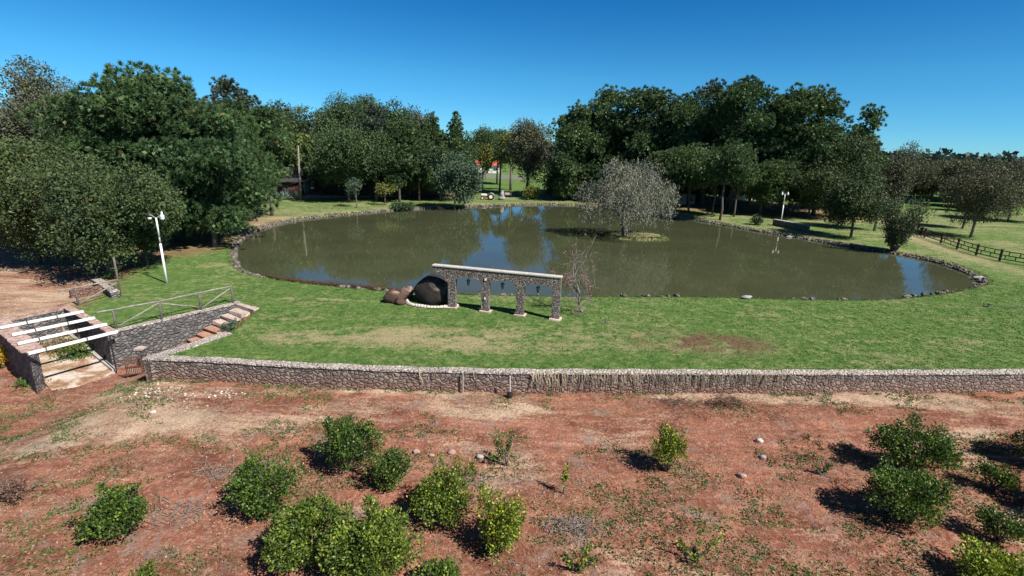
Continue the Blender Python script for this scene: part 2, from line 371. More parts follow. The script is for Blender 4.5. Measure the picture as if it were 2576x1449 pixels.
L_fallen = leafm('dead_brown_brush', (.10, .05, .035), (.22, .12, .09), None, trans=.05)
L_far = leafm('haze_blue_foliage', (.022, .040, .042), (.050, .075, .062), None, nsc=.05)  # bluish tone of the far wood stands in for haze
# ground
def groundm(name='ground_cover'):
    m, nt, b = mat(name); at = N(nt, 'ShaderNodeAttribute'); at.attribute_name = 'mask'
    sp = N(nt, 'ShaderNodeSeparateColor'); nt.links.new(at.outputs['Color'], sp.inputs[0])
    lawn, dry, red = sp.outputs[0], sp.outputs[1], sp.outputs[2]
    p = geo(nt)
    n1 = noise(nt, 1.1, 6, .65); n2 = noise(nt, 9., 4, .75); n3 = noise(nt, .25, 4); n4 = noise(nt, 28., 2, .7)
    ps = scaled(nt, p, (.5, 2.2, 1)); n5 = noise(nt, 1.0, 5, .7, ps, .3)
    gr = mix(nt, n3, (.066, .155, .030), (.120, .235, .058))
    gr = mix(nt, ramp(nt, n2, [(.42, (0, 0, 0)), (.66, (.8, .8, .8))]), mix(nt, .6, gr, (.022, .058, .014), 'MIX'), gr)
    gr = mix(nt, ramp(nt, n1, [(.35, (0, 0, 0)), (.75, (1, 1, 1))]), gr, mix(nt, .75, gr, (.20, .26, .085)))
    n6 = noise(nt, 3.2, 4, .7); gr = mix(nt, 1., gr, ramp(nt, n6, [(.30, (.55, .62, .5)), (.5, (1, 1, 1)), (.70, (1.6, 1.32, 1.4))]), 'MULTIPLY')
    dr = mix(nt, n2, (.22, .19, .10), (.42, .37, .21))
    dk = mth(nt, 'ADD', dry, mth(nt, 'MULTIPLY', mth(nt, 'SUBTRACT', n1, .5), 1.1)); dk = mth(nt, 'ADD', dk, mth(nt, 'MULTIPLY', mth(nt, 'SUBTRACT', n6, .5), 1.6)); dk = mth(nt, 'ADD', dk, mth(nt, 'MULTIPLY', mth(nt, 'SUBTRACT', n2, .5), .9))
    lc = mix(nt, ramp(nt, dk, [(.25, (0, 0, 0)), (.95, (1, 1, 1))]), gr, dr)
    rk = mth(nt, 'ADD', mth(nt, 'MULTIPLY', red, .9), mth(nt, 'ADD', mth(nt, 'MULTIPLY', mth(nt, 'SUBTRACT', n2, .5), 1.6), mth(nt, 'MULTIPLY', mth(nt, 'SUBTRACT', n6, .5), 2.2)))
    lc = mix(nt, ramp(nt, rk, [(.45, (0, 0, 0)), (.7, (1, 1, 1))]), lc, mix(nt, n6, (.050, .048, .026), (.25, .145, .09)))
    # bare soil
    so_ = mix(nt, ramp(nt, n1, [(.3, (0, 0, 0)), (.7, (1, 1, 1))]), (.175, .066, .042), (.35, .148, .094))
    so_ = mix(nt, ramp(nt, n5, [(.45, (0, 0, 0)), (.75, (1, 1, 1))]), so_, (.41, .205, .14))
    tan = mix(nt, n2, (.38, .265, .18), (.62, .47, .34))
    tk = mth(nt, 'ADD', dry, mth(nt, 'MULTIPLY', mth(nt, 'SUBTRACT', n5, .5), 1.3)); tk = mth(nt, 'ADD', tk, mth(nt, 'MULTIPLY', mth(nt, 'SUBTRACT', n2, .5), .8))
    so_ = mix(nt, ramp(nt, tk, [(.35, (0, 0, 0)), (.8, (1, 1, 1))]), so_, tan)
    gk = mth(nt, 'ADD', mth(nt, 'SUBTRACT', .62, red), mth(nt, 'MULTIPLY', mth(nt, 'SUBTRACT', n1, .5), 2.2)); gk = mth(nt, 'ADD', gk, mth(nt, 'MULTIPLY', mth(nt, 'SUBTRACT', n2, .5), 1.4))
    so_ = mix(nt, ramp(nt, gk, [(.62, (0, 0, 0)), (.95, (.8, .8, .8))]), so_, mix(nt, n4, (.07, .10, .035), (.16, .19, .075)))
    so_ = mix(nt, 1., so_, ramp(nt, noise(nt, .45, 4, .6), [(.33, (.68, .62, .60)), (.5, (1, 1, 1)), (.66, (1.18, 1.2, 1.2))]), 'MULTIPLY')
    so_ = mix(nt, .9, so_, ramp(nt, n2, [(.32, (.62, .6, .6)), (.55, (1, 1, 1)), (.72, (1.22, 1.2, 1.18))]), 'MULTIPLY')
    so_ = mix(nt, .85, so_, ramp(nt, n4, [(.3, (.5, .48, .47)), (.5, (1, 1, 1)), (.72, (1.5, 1.45, 1.4))]), 'MULTIPLY')
    n7 = noise(nt, 4.5, 5, .8); so_ = mix(nt, ramp(nt, n7, [(.52, (0, 0, 0)), (.66, (.7, .7, .7))]), so_, (.43, .29, .205))
    dbn = noise(nt, .8, 5, .75, dist=.5); so_ = mix(nt, ramp(nt, dbn, [(.54, (0, 0, 0)), (.64, (.65, .65, .65))]), so_, mix(nt, n2, (.15, .105, .09), (.34, .27, .23)))
    c = mix(nt, lawn, so_, lc)
    nt.links.new(c, b.inputs['Base Color']); b.inputs['Roughness'].default_value = .95; b.inputs['Specular IOR Level'].default_value = .1
    bump(nt, b, mth(nt, 'ADD', n2, mth(nt, 'MULTIPLY', n4, .5)), .7, .10); return m
M_ground = groundm()
def waterm():
    m, nt, b = mat('murky_pond_water'); n = noise(nt, .16, 4)
    nt.links.new(ramp(nt, n, [(.35, (.054, .061, .031)), (.65, (.067, .074, .038))]), b.inputs['Base Color'])
    b.inputs['Roughness'].default_value = .025; b.inputs['IOR'].default_value = 1.42; b.inputs['Specular IOR Level'].default_value = .5
    w = noise(nt, 2.2, 3, .6); bump(nt, b, w, .05, .03); return m
M_water = waterm()
# ---------------------------------------------------------------- ground masks
def gauss(x, y, px, py, rx, ry, z=0, ang=0):
    c = g(px, py, z); dx, dy = x-c.x, y-c.y; a = math.radians(ang)
    u = dx*math.cos(a)+dy*math.sin(a); v = -dx*math.sin(a)+dy*math.cos(a)
    return np.exp(-(u/rx)**2-(v/ry)**2)
def masks(x, y):
    top = inpoly(x, y, TERR).astype(float)
    n = fbm(x*.22, y*.35, 21); n2 = fbm(x*.8, y*1.1, 31); nst = fbm(x*.10, y*.9, 41)
    dry = .20*sst(.45, .7, n)+.26*sst(.54, .72, nst)
    for (px, py, rx, ry, k) in ((1020, 838, 3.4, 1.3, .85), (1250, 855, 5.5, 1.6, .65), (700, 850, 3.5, 1.4, .4), (1500, 830, 4, 1.5, .35), (780, 752, 4.5, .35, .6), (1120, 764, 5, .5, .1),
                                 (2440, 870, 1.8, 1.2, .55), (2050, 850, 6, 2, .25), (560, 668, 3, 1.6, .5), (370, 730, 2.5, 1.2, .4), (1760, 860, 4.5, 1.6, .35), (640, 895, 4, .5, .15), (450, 790, 1.6, .8, .35), (2200, 900, 4, 1.2, .2)):
        dry = dry+k*gauss(x, y, px, py, rx, ry)*(.25+1.1*sst(.32, .68, fbm(x*.9, y*1.3, 91)))
    far = sst(46, 70, y)*np.where(inpoly(x, y, POND), 0, 1)
    dry = dry+far*(.30+.25*(n-.5))
    dry = np.where(y > 118, np.minimum(dry, .15), dry)
    d = segd(x, y, POND); dry = dry+.25*sst(5, 0, d)*far
    red = .0+.95*gauss(x, y, 1775, 862, 4.6, 2.1)*(.45+.75*sst(.30, .55, n2))+.5*gauss(x, y, 1395, 810, .6, .5)+.35*gauss(x, y, 1130, 830, 1.3, .6)+.3*gauss(x, y, 600, 700, 1., .5)
    red = red+.45*gauss(x, y, 430, 702, .8, .4)
    # west of the terrace grass: sand and red earth
    w = sst(-27.0, -30., x+(y-32)*.35)*sst(70, 45, y); lawn = top*(1-w)
    # leaf litter under the two groves
    lit = sst(.2, .8, sst(-24, -36, x)*sst(42, 50, y)*sst(90, 60, y)); lawn = lawn*(1-.7*lit)
    lit2 = sst(105, 112, y)*sst(-8, -14, x); lit3 = sst(96, 106, y+(x-30)*.25)*sst(12, 18, x)*sst(75, 60, x)
    lawn = lawn*(1-.75*np.maximum(lit2, lit3)*sst(125, 118, y))
    # fence path on the east side
    pth = np.exp(-((segd(x, y, [g(2250, 560), g(2330, 612), g(2450, 652), g(2600, 690)], False))/2.0)**2); dry = dry+.55*pth; red = red+.25*pth*n2*1.6
    # island
    isl = np.hypot((x-ISL_C.x)/4.6, (y-ISL_C.y)/3.3) < 1.3
    dry = np.where(isl, .85, dry); red = np.where(isl, .45, red)
    # soil area
    sd = .10+.45*sst(.45, .75, n)
    sr = .35+.5*(n2-.3)
    for (px, py, rx, ry, k) in ((2250, 1012, 9, .9, .7), (1750, 1000, 7, .5, .35), (350, 1050, 3.4, 1.3, .75), (100, 1110, 4, 1, .45), (1300, 1040, 5, .7, .4), (560, 990, 2, .6, .5), (900, 985, 6, .4, .35), (2450, 1095, 1.6, .8, .5), (2000, 1100, 4, 1.2, .15), (250, 960, 2.5, .8, .45)):
        sd = sd+k*gauss(x, y, px, py, rx, ry, -1.1)
    for (px, py, rx, ry, k) in ((1150, 1065, 8, 1.1, .5), (2050, 1070, 12, .7, .55), (600, 1060, 4, 1, .4), (500, 1400, 4, 1.5, .4), (600, 1250, 3, 1.5, .3), (1750, 1170, 4, .8, .3), (2300, 1050, 7, .5, .5)):
        sr = sr+k*gauss(x, y, px, py, rx, ry, -1.1)
    for (px, py, rx, ry, k) in ((150, 1050, 3.5, .8, .5), (1900, 1330, 4, 1.6, .3), (1650, 1250, 4, 2., .2), (600, 1120, 4, .6, .3)):
        sr = sr-k*gauss(x, y, px, py, rx, ry, -1.1)
    soil = (1-top)
    dry = dry*(1-soil)+sd*soil+w*top*.45; red = red*(1-soil)+sr*soil
    red = np.where((w > .3) & (top > .5), .5, red)
    dr2 = inpoly(x, y, FLOOR); dry = np.where(dr2, .75*sst(.35, .5, n2)+.2, dry); red = np.where(dr2, .62, red)
    a = np.zeros((len(x), 4), np.float32); a[:, 0] = np.clip(lawn, 0, 1); a[:, 1] = np.clip(dry, 0, 1); a[:, 2] = np.clip(red, 0, 1); a[:, 3] = 1
    return a
def setmask(me, x, y):
    at = me.attributes.new('mask', 'FLOAT_COLOR', 'POINT'); at.data.foreach_set('color', masks(x, y).ravel())
# ---------------------------------------------------------------- ground sheet
def axis(a, b, st, lo, hi, grow=1.25):
    c = list(np.arange(a, b, st)); s = st; v = a; L = []
    while v > lo: s *= grow; v -= s; L.append(v)
    s = st; v = c[-1]; R_ = []
    while v < hi: s *= grow; v += s; R_.append(v)
    return L[::-1]+c+R_
xs = np.array(axis(-34, 62, .22, -2200, 2200)); ys1 = list(np.arange(9, 45, .15)); ys = np.array([-60, -30, -10, 0, 4, 7]+ys1+axis(45, 112, .33, 45, 2800)[0:])
X, Y = np.meshgrid(xs, ys); nx, ny = len(xs), len(ys); xf, yf = X.ravel(), Y.ravel(); zf = hz(xf, yf)
idx = np.arange(nx*ny).reshape(ny, nx); F = np.stack([idx[:-1, :-1], idx[:-1, 1:], idx[1:, 1:], idx[1:, :-1]], -1).reshape(-1, 4)
me = npmesh('ground', np.stack([xf, yf, zf], 1), F, True); setmask(me, xf, yf)
tag(link('ground', me, M_ground), kind='structure')
# water
wx = np.linspace(min(p.x for p in POND)-2, max(p.x for p in POND)+2, 40); wy = np.linspace(min(p.y for p in POND)-2, max(p.y for p in POND)+2, 40)
o = MB(); import mathutils
P2 = [(p+(p-sum(POND, Vector())/len(POND)).normalized()*.35) for p in POND]
o.v = [(p.x, p.y, WZ) for p in P2]; o.f = [tuple(range(len(P2)))]
tag(o.build('pond_water', M_water), kind='structure')
# ---------------------------------------------------------------- foliage
def unit(a): return a/np.maximum(np.linalg.norm(a, axis=1, keepdims=True), 1e-9)
def leafquads(P, A, L, Wd, rng):
    n = len(P); s = unit(np.cross(A, rng.normal(size=(n, 3)))); L = np.broadcast_to(L, (n,))[:, None]; Wd = np.broadcast_to(Wd, (n,))[:, None]
    V = np.stack([P, P+A*L*.5+s*Wd*.5, P+A*L, P+A*L*.5-s*Wd*.5], 1).reshape(-1, 3)
    return V, np.arange(n*4).reshape(-1, 4)
def sphere(n, rng, up=0.):
    d = rng.normal(size=(n, 3)); d[:, 2] += up; return unit(d)
def lobes_round(R, H, k, rng, sz=.52):
    # k lobes filling an ellipsoid of radius R, height H, centred at 0
    d = sphere(k, rng); r = rng.uniform(.35, .62, (k, 1)) if k < 12 else rng.uniform(.45, .78, (k, 1)); sz = sz if k < 12 else .34; c = d*r*np.array([R, R, H/2])
    rad = rng.uniform(.8, 1.15, (k, 1))*np.array([[R*sz, R*sz, H/2*sz]])
    c = np.vstack([c, [[0, 0, 0]]]); rad = np.vstack([rad, [[R*.6, R*.6, H/2*.62]]])
    return c, rad
def lobes_cone(R, H, k, rng):
    c = []; rad = []
    for i in range(k):
        t = (i+.5)/k; z = -H/2+H*t; r = R*(1-t)**.55*.9; a = rng.uniform(0, 6.28); q = rng.uniform(.2, .5)*r
        c.append([q*math.cos(a), q*math.sin(a), z]); rad.append([max(r*.8, R*.18), max(r*.8, R*.18), H/k*1.5])
    return np.array(c), np.array(rad)
def lobes_pine(R, H, k, rng):
    c = []; rad = []
    for i in range(k):
        t = rng.uniform(0, 1); z = -H/2+H*(.05+.88*t); env = R*math.sqrt(max(.05, 1-(max(0, t-.35)/.68)**2))*(.75+.25*min(1, t*3+.2)); a = rng.uniform(0, 6.28); q = env*rng.uniform(.3, .74)
        s = rng.uniform(.28, .42)*R
        c.append([q*math.cos(a), q*math.sin(a), z]); rad.append([s, s, s*.72])
    c.append([0, 0, H*.02]); rad.append([R*.55, R*.55, H*.38]); c.append([0, 0, H*.40]); rad.append([R*.28, R*.28, H*.12])
    return np.array(c), np.array(rad)
def shell(c, rad, n, rng, inner=.22, up=.25):
    area = (rad[:, 0]*rad[:, 2]); p = area/area.sum(); k = rng.choice(len(c), n, p=p)
    d = sphere(n, rng, up); r = np.where(rng.random(n) < inner, rng.uniform(.35, .8, n), rng.uniform(.82, 1.06, n))[:, None]
    return c[k]+d*rad[k]*r, d
def crown_mesh(name, style, c, rad, leaf, cover, rng, Yn=100):
    A = sum(4*math.pi*((a[0]*a[1])**1.6/3+2*((a[0]*a[2])**1.6)/3)**(1/1.6) for a in rad)*.55
    if style == 'tuft':
        r = leaf; n = int(cover*A/(r*r*2.3)); P, D = shell(c, rad, n, rng, .12, .25); k = 44 if Yn < 80 else 24; wq = .13 if Yn < 80 else .22
        T = unit(D*.9+np.array([0, 0, .65])+rng.normal(size=(n, 3))*.25)
        Pk = np.repeat(P, k, 0); Ax = unit(np.repeat(T, k, 0)*.85+rng.normal(size=(n*k, 3))*.55)
        V, F = leafquads(Pk, Ax, r*rng.uniform(.85, 1.25, n*k), r*wq, rng)
        m = int(A*2.6/(r*r)); P2_, D2 = shell(c, rad*.70, m, rng, .6, 0); V2, F2 = leafquads(P2_, unit(rng.normal(size=(m, 3))), r*1.05, r*.7, rng)
        V = np.vstack([V, V2]); F = np.vstack([F, F2+n*k*4])
    elif style == 'hang':
        n = int(cover*A/(.20)); P, D = shell(c, rad, n, rng, .2, .35); k = 13; Ls = rng.uniform(.8, 2.8, n)
        t = np.tile(np.arange(k)/k, n); Pk = np.repeat(P, k, 0); sw = np.repeat(D*[1, 1, 0], k, 0)
        Pk = Pk+sw*np.sqrt(t)[:, None]*.7+np.array([0, 0, -1])*((t-.15)*np.repeat(Ls, k))[:, None]+rng.normal(size=(n*k, 3))*.1
        Ax = unit(np.array([0, 0, -1.])+rng.normal(size=(n*k, 3))*.55+sw*.3)
        V, F = leafquads(Pk, Ax, leaf*rng.uniform(.7, 1.2, n*k), leaf*.3, rng)
    else:
        k = 9; n = int(cover*1.5*A/(leaf*leaf*.5)/k); P, D = shell(c, rad, n, rng, .25)
        Pk = np.repeat(P, k, 0)+rng.normal(size=(n*k, 3))*leaf*.85; Ax = unit(np.repeat(D, k, 0)*.5+rng.normal(size=(n*k, 3))+[0, 0, -.15])
        V, F = leafquads(Pk, Ax, leaf*rng.uniform(.7, 1.3, n*k), leaf*.6, rng)
        m = int(A*.6*min(cover, 1)/(leaf*leaf*1.2)) if cover > .65 else 0; P2_, D2 = shell(c, rad*.68, m, rng, .6, 0); V2, F2 = leafquads(P2_, unit(rng.normal(size=(m, 3))), leaf*1.7, leaf*1.1, rng)
        V = np.vstack([V, V2]); F = np.vstack([F, F2+n*k*4])
    return npmesh(name, V, F)
def limb(mb, a, b, r0, r1, rng, n=4, sag=.12, sides=6):
    a, b = Vector(a), Vector(b); L = (b-a).length; P = []; R = []
    for i in range(n+1):
        t = i/n; p = a.lerp(b, t)
        if 0 < i < n: p += Vector(rng.normal(size=3))*L*.035*sag/.12
        p.z += sag*L*math.sin(t*math.pi)*(.4); P.append(p); R.append(r0+(r1-r0)*t)
    mb.tube(P, R, sides); return P
def tree(name, label, group, x, ytop, Yd, wpx, ybot, style, mats, leaf=None, cover=1.0, lob='round', nl=8, tr=None, lean=0, seed=None, base=None, cat='tree', nlimb=7, wy=None):
    """x,ytop: crown top in the photo; Yd: distance; wpx: crown width; ybot: crown underside"""
    seed = seed or (int(x*7+ytop*13+Yd*3) % 99991); rng = np.random.default_rng(seed)
    top = atY(x, ytop, Yd); bot = atY(x, ybot, Yd); R = wpx/2*(top-Vector((0, 0, CH))).length/math.hypot(FPX, math.hypot(x-1288, ytop-724))
    R *= 1.15; bz = h1(top.x, Yd) if base is None else base
    bz = max(bz, -.3); cb = max(bot.z, bz+.4); H = max(top.z-cb, 2.)*1.0; cz = cb+H/2
    e = empty(name, (top.x+lean, Yd, bz-.05), label, cat, group)
    lf = leaf or (.30 if Yd < 75 else .40)
    c, rad = {'round': lobes_round, 'cone': lobes_cone, 'pine': lobes_pine}[lob](R, H, nl, rng)
    lo, hi_ = (c-rad).min(0), (c+rad).max(0); sc_ = np.array([2*R, 2*R, H])/(hi_-lo); sc_[:2] = sc_[:2].mean(); mid = (lo+hi_)/2; mid[:2] = 0
    c = (c-mid)*sc_; rad = rad*sc_
    off = np.array([-lean, 0, cz-bz+.05])
    tr = tr or max(.12, (top.z-bz)*.018)
    mb = MB(); z1 = cz-bz; P = limb(mb, (0, 0, -.2), (-lean*.8, 0, z1), tr, tr*.5, rng, 5, .04, 8)
    ks = rng.permutation(len(c))[:nlimb]
    for k in ks:
        q = c[k]+off; s = P[int(rng.integers(2, 5))] if style == 'tuft' else P[int(rng.integers(2, 4))]
        limb(mb, s, q+np.array([0, 0, rad[k][2]*.2]), tr*.38, tr*.08, rng, 4)
    mb.build('trunk', mats[1], e, True)
    o = link('crown', crown_mesh('crown', style, c, rad, lf, cover, rng, Yd), mats[0], e); o.location = off
    return e
# ================================================================ trees
PIN = (L_pine, M_bark); PID = (L_pined, M_bark); PIG = (L_pineg, M_bark); OLI = (L_olive, M_bark); BRO = (L_brown, M_twig); GRY = (L_grey, M_barkp); DRK = (L_dark, M_bark); BLU = (L_blue, M_bark); YEL = (L_yel, M_bark)
GL = 'trees of the grove on the left'; GC = 'trees behind the far bank'; GR = 'trees of the grove on the right'; GO = 'brown orchard trees beyond the timber fence'
TREES = [
 ('broadleaf_tree', 'tall grey-green feathery tree at the far left rising against the sky', GL, 55, 150, 62, 270, 520, 'leaf', GRY, dict(leaf=.28, nl=16, cover=1.0)),
 ('broadleaf_tree', 'small dark feathery treetop peeping between the grey tree and the big pine', GL, 172, 198, 85, 70, 380, 'leaf', GRY, dict(cover=.6, leaf=.3)),
 ('pine_tree', 'huge rounded pine with big needle tufts, tallest on the left of the pond', GL, 372, 172, 56, 440, 560, 'tuft', PIN, dict(leaf=.50, lob='pine', nl=26, cover=1.0)),
 ('pine_tree', 'pine with low boughs reaching the pond corner, right of the huge pine', GL, 496, 262, 52, 268, 590, 'tuft', PIN, dict(leaf=.46, lob='pine', nl=18, cover=1.0)),
 ('pine_tree', 'dark low pine filling the shade behind the leaning white lamp', GL, 430, 400, 56, 330, 596, 'tuft', PIN, dict(leaf=.46, lob='round', nl=12)),
 ('walnut_tree', 'olive-brown walnut with twisted trunk beside the leftmost rail fence', GL, 225, 392, 40, 340, 668, 'leaf', OLI, dict(leaf=.20, nl=22, cover=.75)),
 ('walnut_tree', 'olive-brown walnut cut by the left edge of the photo', GL, 30, 345, 43, 330, 682, 'leaf', OLI, dict(leaf=.21, nl=20, cover=.8)),
 ('walnut_tree', 'dark walnut crown between the two olive walnuts and the huge pine', GL, 120, 330, 50, 330, 610, 'leaf', OLI, dict(leaf=.24, nl=16)),
 ('walnut_tree', 'small olive walnut with yellowing leaves leaning out behind the lamp top', GL, 335, 455, 43, 150, 665, 'leaf', OLI, dict(leaf=.20, nl=7, cover=.8)),
 ('pine_tree', 'grey pine with spiky top just right of the huge pine summit', GL, 560, 192, 84, 170, 400, 'tuft', PIG, dict(leaf=.5, lob='pine', nl=12, cover=.8)),
 ('pine_tree', 'narrow grey treetop close behind the huge pine summit', GL, 458, 195, 90, 70, 380, 'tuft', PIG, dict(leaf=.45, lob='pine', nl=8, cover=.7)),
 ('pine_tree', 'bright green pine stepping down right of the grey spiky pine', GL, 598, 242, 70, 150, 520, 'tuft', PIN, dict(leaf=.5, lob='pine', nl=14)),
 ('pine_tree', 'green pine with bare lower trunks standing left of the agaves', GL, 658, 268, 76, 125, 462, 'tuft', PIN, dict(leaf=.48, lob='pine', nl=14)),
 ('pine_tree', 'low young pine shading the grass left of the agaves', GL, 632, 400, 70, 75, 490, 'tuft', PIN, dict(leaf=.42, nl=7)),
 ('broadleaf_tree', 'brownish autumn treetop left of the round dark crown', GC, 738, 258, 116, 120, 420, 'leaf', OLI, dict(cover=.8)),
 ('broadleaf_tree', 'round dark crown standing highest over the shaded house', GC, 828, 233, 122, 128, 430, 'leaf', DRK, dict(nl=9)),
 ('broadleaf_tree', 'green double-topped crown right of the round dark crown', GC, 908, 236, 124, 130, 400, 'leaf', DRK, dict(nl=9)),
 ('eucalyptus_tree', 'airy green crown with thin upright sprays above the middle bank', GC, 985, 256, 114, 120, 440, 'leaf', DRK, dict(nl=9, cover=.8)),
 ('eucalyptus_tree', 'grey wispy narrow treetop left of the two pointed pines', GC, 1040, 268, 120, 90, 420, 'leaf', GRY, dict(nl=7, cover=.7)),
 ('pine_tree', 'left one of the two pointed pines before the gap in the trees', GC, 1092, 284, 116, 115, 490, 'tuft', PID, dict(leaf=.5, lob='cone', nl=9)),
 ('pine_tree', 'right one of the two pointed pines, bordering the gap in the trees', GC, 1150, 282, 112, 112, 480, 'tuft', PID, dict(leaf=.5, lob='cone', nl=9)),
 ('broadleaf_tree', 'wide olive tree with thin lower branches over the shaded terrace', GC, 868, 322, 96, 190, 465, 'leaf', DRK, dict(leaf=.34, nl=9, cover=0.95)),
 ('broadleaf_tree', 'dark tree filling the space behind the first palm', GC, 770, 330, 110, 110, 455, 'leaf', DRK, dict(nl=7)),
 ('pine_tree', 'tall thin tree with straight bare trunk in the middle of the far bank', GC, 938, 262, 99, 100, 400, 'tuft', PIG, dict(leaf=.42, lob='pine', nl=9, cover=0.8)),
 ('pine_tree', 'green pine with slim trunk right of the tall bare trunk', GC, 1000, 300, 99, 130, 470, 'tuft', PID, dict(leaf=.46, lob='pine', nl=12)),
 ('pine_tree', 'pine with crown hanging over the left side of the waterside bush', GC, 1052, 330, 102, 130, 478, 'tuft', PID, dict(leaf=.46, lob='pine', nl=10)),
 ('fig_tree', 'dense blue-green bushy tree overhanging the far water edge', GC, 1143, 405, 92, 118, 518, 'leaf', BLU, dict(leaf=.34, nl=12, cover=1.2)),
 ('fig_tree', 'blue-green leafy tree rising behind the waterside bush', GC, 1108, 370, 104, 130, 480, 'leaf', BLU, dict(leaf=.36, nl=9)),
 ('broadleaf_tree', 'sapling with sparse green crown on the far bank near the rim', GC, 893, 450, 88.5, 40, 492, 'leaf', BLU, dict(leaf=.26, nl=4, cover=.55, nlimb=4)),
 ('broadleaf_tree', 'small bright tree under the pines left of the blue-green tree', GC, 968, 468, 93, 44, 492, 'leaf', YEL, dict(leaf=.26, nl=4, cover=.5, nlimb=4)),
 # the gap
 ('broadleaf_tree', 'pale grey-green tree with wispy top at the right side of the gap', GC, 1332, 300, 122, 105, 468, 'leaf', GRY, dict(nl=9, cover=.75, leaf=.36)),
 ('broadleaf_tree', 'yellow-green tree behind the two palms in the gap', GC, 1290, 330, 150, 75, 400, 'leaf', YEL, dict(nl=7, cover=.8)),
 ('broadleaf_tree', 'olive tree at the left side of the gap before the red roof', GC, 1216, 360, 135, 50, 430, 'leaf', YEL, dict(nl=5, cover=.8)),
 ('broadleaf_tree', 'distant dark round tree at the skyline left of the gap', GC, 1215, 318, 230, 70, 380, 'leaf', DRK, dict(nl=6, leaf=.6)),
 ('broadleaf_tree', 'distant small treetop at the skyline above the palms', GC, 1262, 326, 240, 60, 380, 'leaf', DRK, dict(nl=6, leaf=.6)),
 ('broadleaf_tree', 'dark tree in the shade at the left foot of the right grove', GR, 1402, 400, 116, 60, 495, 'leaf', DRK, dict(nl=7)),
 # right grove
 ('pine_tree', 'leftmost big pine of the right grove beside the gap', GR, 1455, 256, 112, 135, 500, 'tuft', PID, dict(leaf=.55, lob='pine', nl=16)),
 ('pine_tree', 'second pine of the right grove with two knobby summits', GR, 1530, 216, 118, 170, 450, 'tuft', PID, dict(leaf=.55, lob='pine', nl=15)),
 ('pine_tree', 'blue-green broad pine directly above the willow on the island', GR, 1630, 218, 112, 190, 440, 'tuft', PID, dict(leaf=.55, lob='pine', nl=17)),
 ('pine_tree', 'rounded pine right of the pine above the willow', GR, 1722, 236, 108, 170, 460, 'tuft', PID, dict(leaf=.55, lob='pine', nl=15)),
 ('pine_tree', 'pine with sparse open summit left of the tallest pine', GR, 1805, 198, 110, 130, 420, 'tuft', PIG, dict(leaf=.5, lob='pine', nl=10, cover=0.85)),
 ('pine_tree', 'tallest olive-green pine of the right grove', GR, 1885, 190, 102, 190, 470, 'tuft', PIN, dict(leaf=.5, lob='pine', nl=18)),
 ('pine_tree', 'dark green broad pine just right of the tallest pine', GR, 2015, 212, 100, 185, 450, 'tuft', PID, dict(leaf=.55, lob='pine', nl=17)),
 ('pine_tree', 'green pine with sloping shoulder toward the open sky on the right', GR, 2100, 240, 98, 170, 490, 'tuft', PIN, dict(leaf=.5, lob='pine', nl=14)),
 ('pine_tree', 'sparse-topped rightmost pine of the right grove', GR, 2188, 264, 100, 100, 420, 'tuft', PID, dict(leaf=.5, lob='pine', nl=10, cover=0.8)),
 ('pine_tree', 'low pine behind the willow crown on its right', GR, 1700, 380, 98, 130, 480, 'tuft', PID, dict(leaf=.42, nl=9)),
 ('pine_tree', 'pine with thick straight trunk at the water right of the willow', GR, 1752, 360, 97, 140, 480, 'tuft', PID, dict(leaf=.42, nl=9, cover=.8)),
 ('pine_tree', 'pine with curved bare trunk rooted on the right bank', GR, 1838, 350, 86.5, 130, 465, 'tuft', PID, dict(leaf=.42, nl=9, cover=.8)),
 ('pine_tree', 'slim pine close behind the curved bare trunk', GR, 1868, 390, 92, 90, 480, 'tuft', PID, dict(leaf=.42, nl=7, cover=.8)),
 ('pine_tree', 'thin-trunked pine between the thick trunk and the curved trunk', GR, 1810, 400, 95, 70, 480, 'tuft', PID, dict(leaf=.4, nl=6, cover=.7)),
 ('pine_tree', 'low dark pine left of the white lamp on the right bank', GR, 1935, 400, 96, 130, 520, 'tuft', PID, dict(leaf=.42, nl=9)),
 ('broadleaf_tree', 'olive broad-crowned tree behind the concrete planter', GR, 2065, 385, 94, 185, 535, 'leaf', OLI, dict(leaf=.3, nl=14)),
 ('broadleaf_tree', 'olive-brown tree between the planter and the sandy track', GR, 2150, 345, 96, 150, 500, 'leaf', OLI, dict(leaf=.32, nl=8)),
 ('walnut_tree', 'brown-green walnut with short trunk on the sunny right bank', GR, 2180, 405, 72.5, 140, 576, 'leaf', OLI, dict(leaf=.25, nl=15, cover=.9)),
 ('walnut_tree', 'large brown walnut behind the upright waterside shrub', GR, 2240, 392, 80, 105, 560, 'leaf', BRO, dict(leaf=.27, nl=10, cover=.85)),
 ('broadleaf_tree', 'distant wispy tree above the brown walnut against the sky', GR, 2290, 358, 170, 60, 410, 'leaf', GRY, dict(leaf=.45, nl=6, cover=.6)),
 # orchard
 ('orchard_tree', 'nearest bare-branched orchard tree with forked grey trunk behind the fence', GO, 2490, 412, 76, 150, 570, 'leaf', BRO, dict(leaf=.22, nl=10, cover=0.62, nlimb=11)),
 ('orchard_tree', 'orchard tree just behind the nearest forked one', GO, 2460, 425, 86, 95, 550, 'leaf', BRO, dict(leaf=.25, nl=9, cover=0.75, nlimb=10)),
 ('orchard_tree', 'orchard tree at the right edge of the photo', GO, 2570, 430, 100, 150, 530, 'leaf', BRO, dict(leaf=.27, nl=8, cover=0.85)),
 ('orchard_tree', 'brown orchard tree at the bend of the timber fence', GO, 2345, 415, 132, 140, 500, 'leaf', BRO, dict(leaf=.27, nl=8, cover=0.85)),
 ('orchard_tree', 'orchard tree in the second row above the fence bend', GO, 2400, 402, 140, 120, 490, 'leaf', BRO, dict(leaf=.32, nl=7, cover=0.85)),
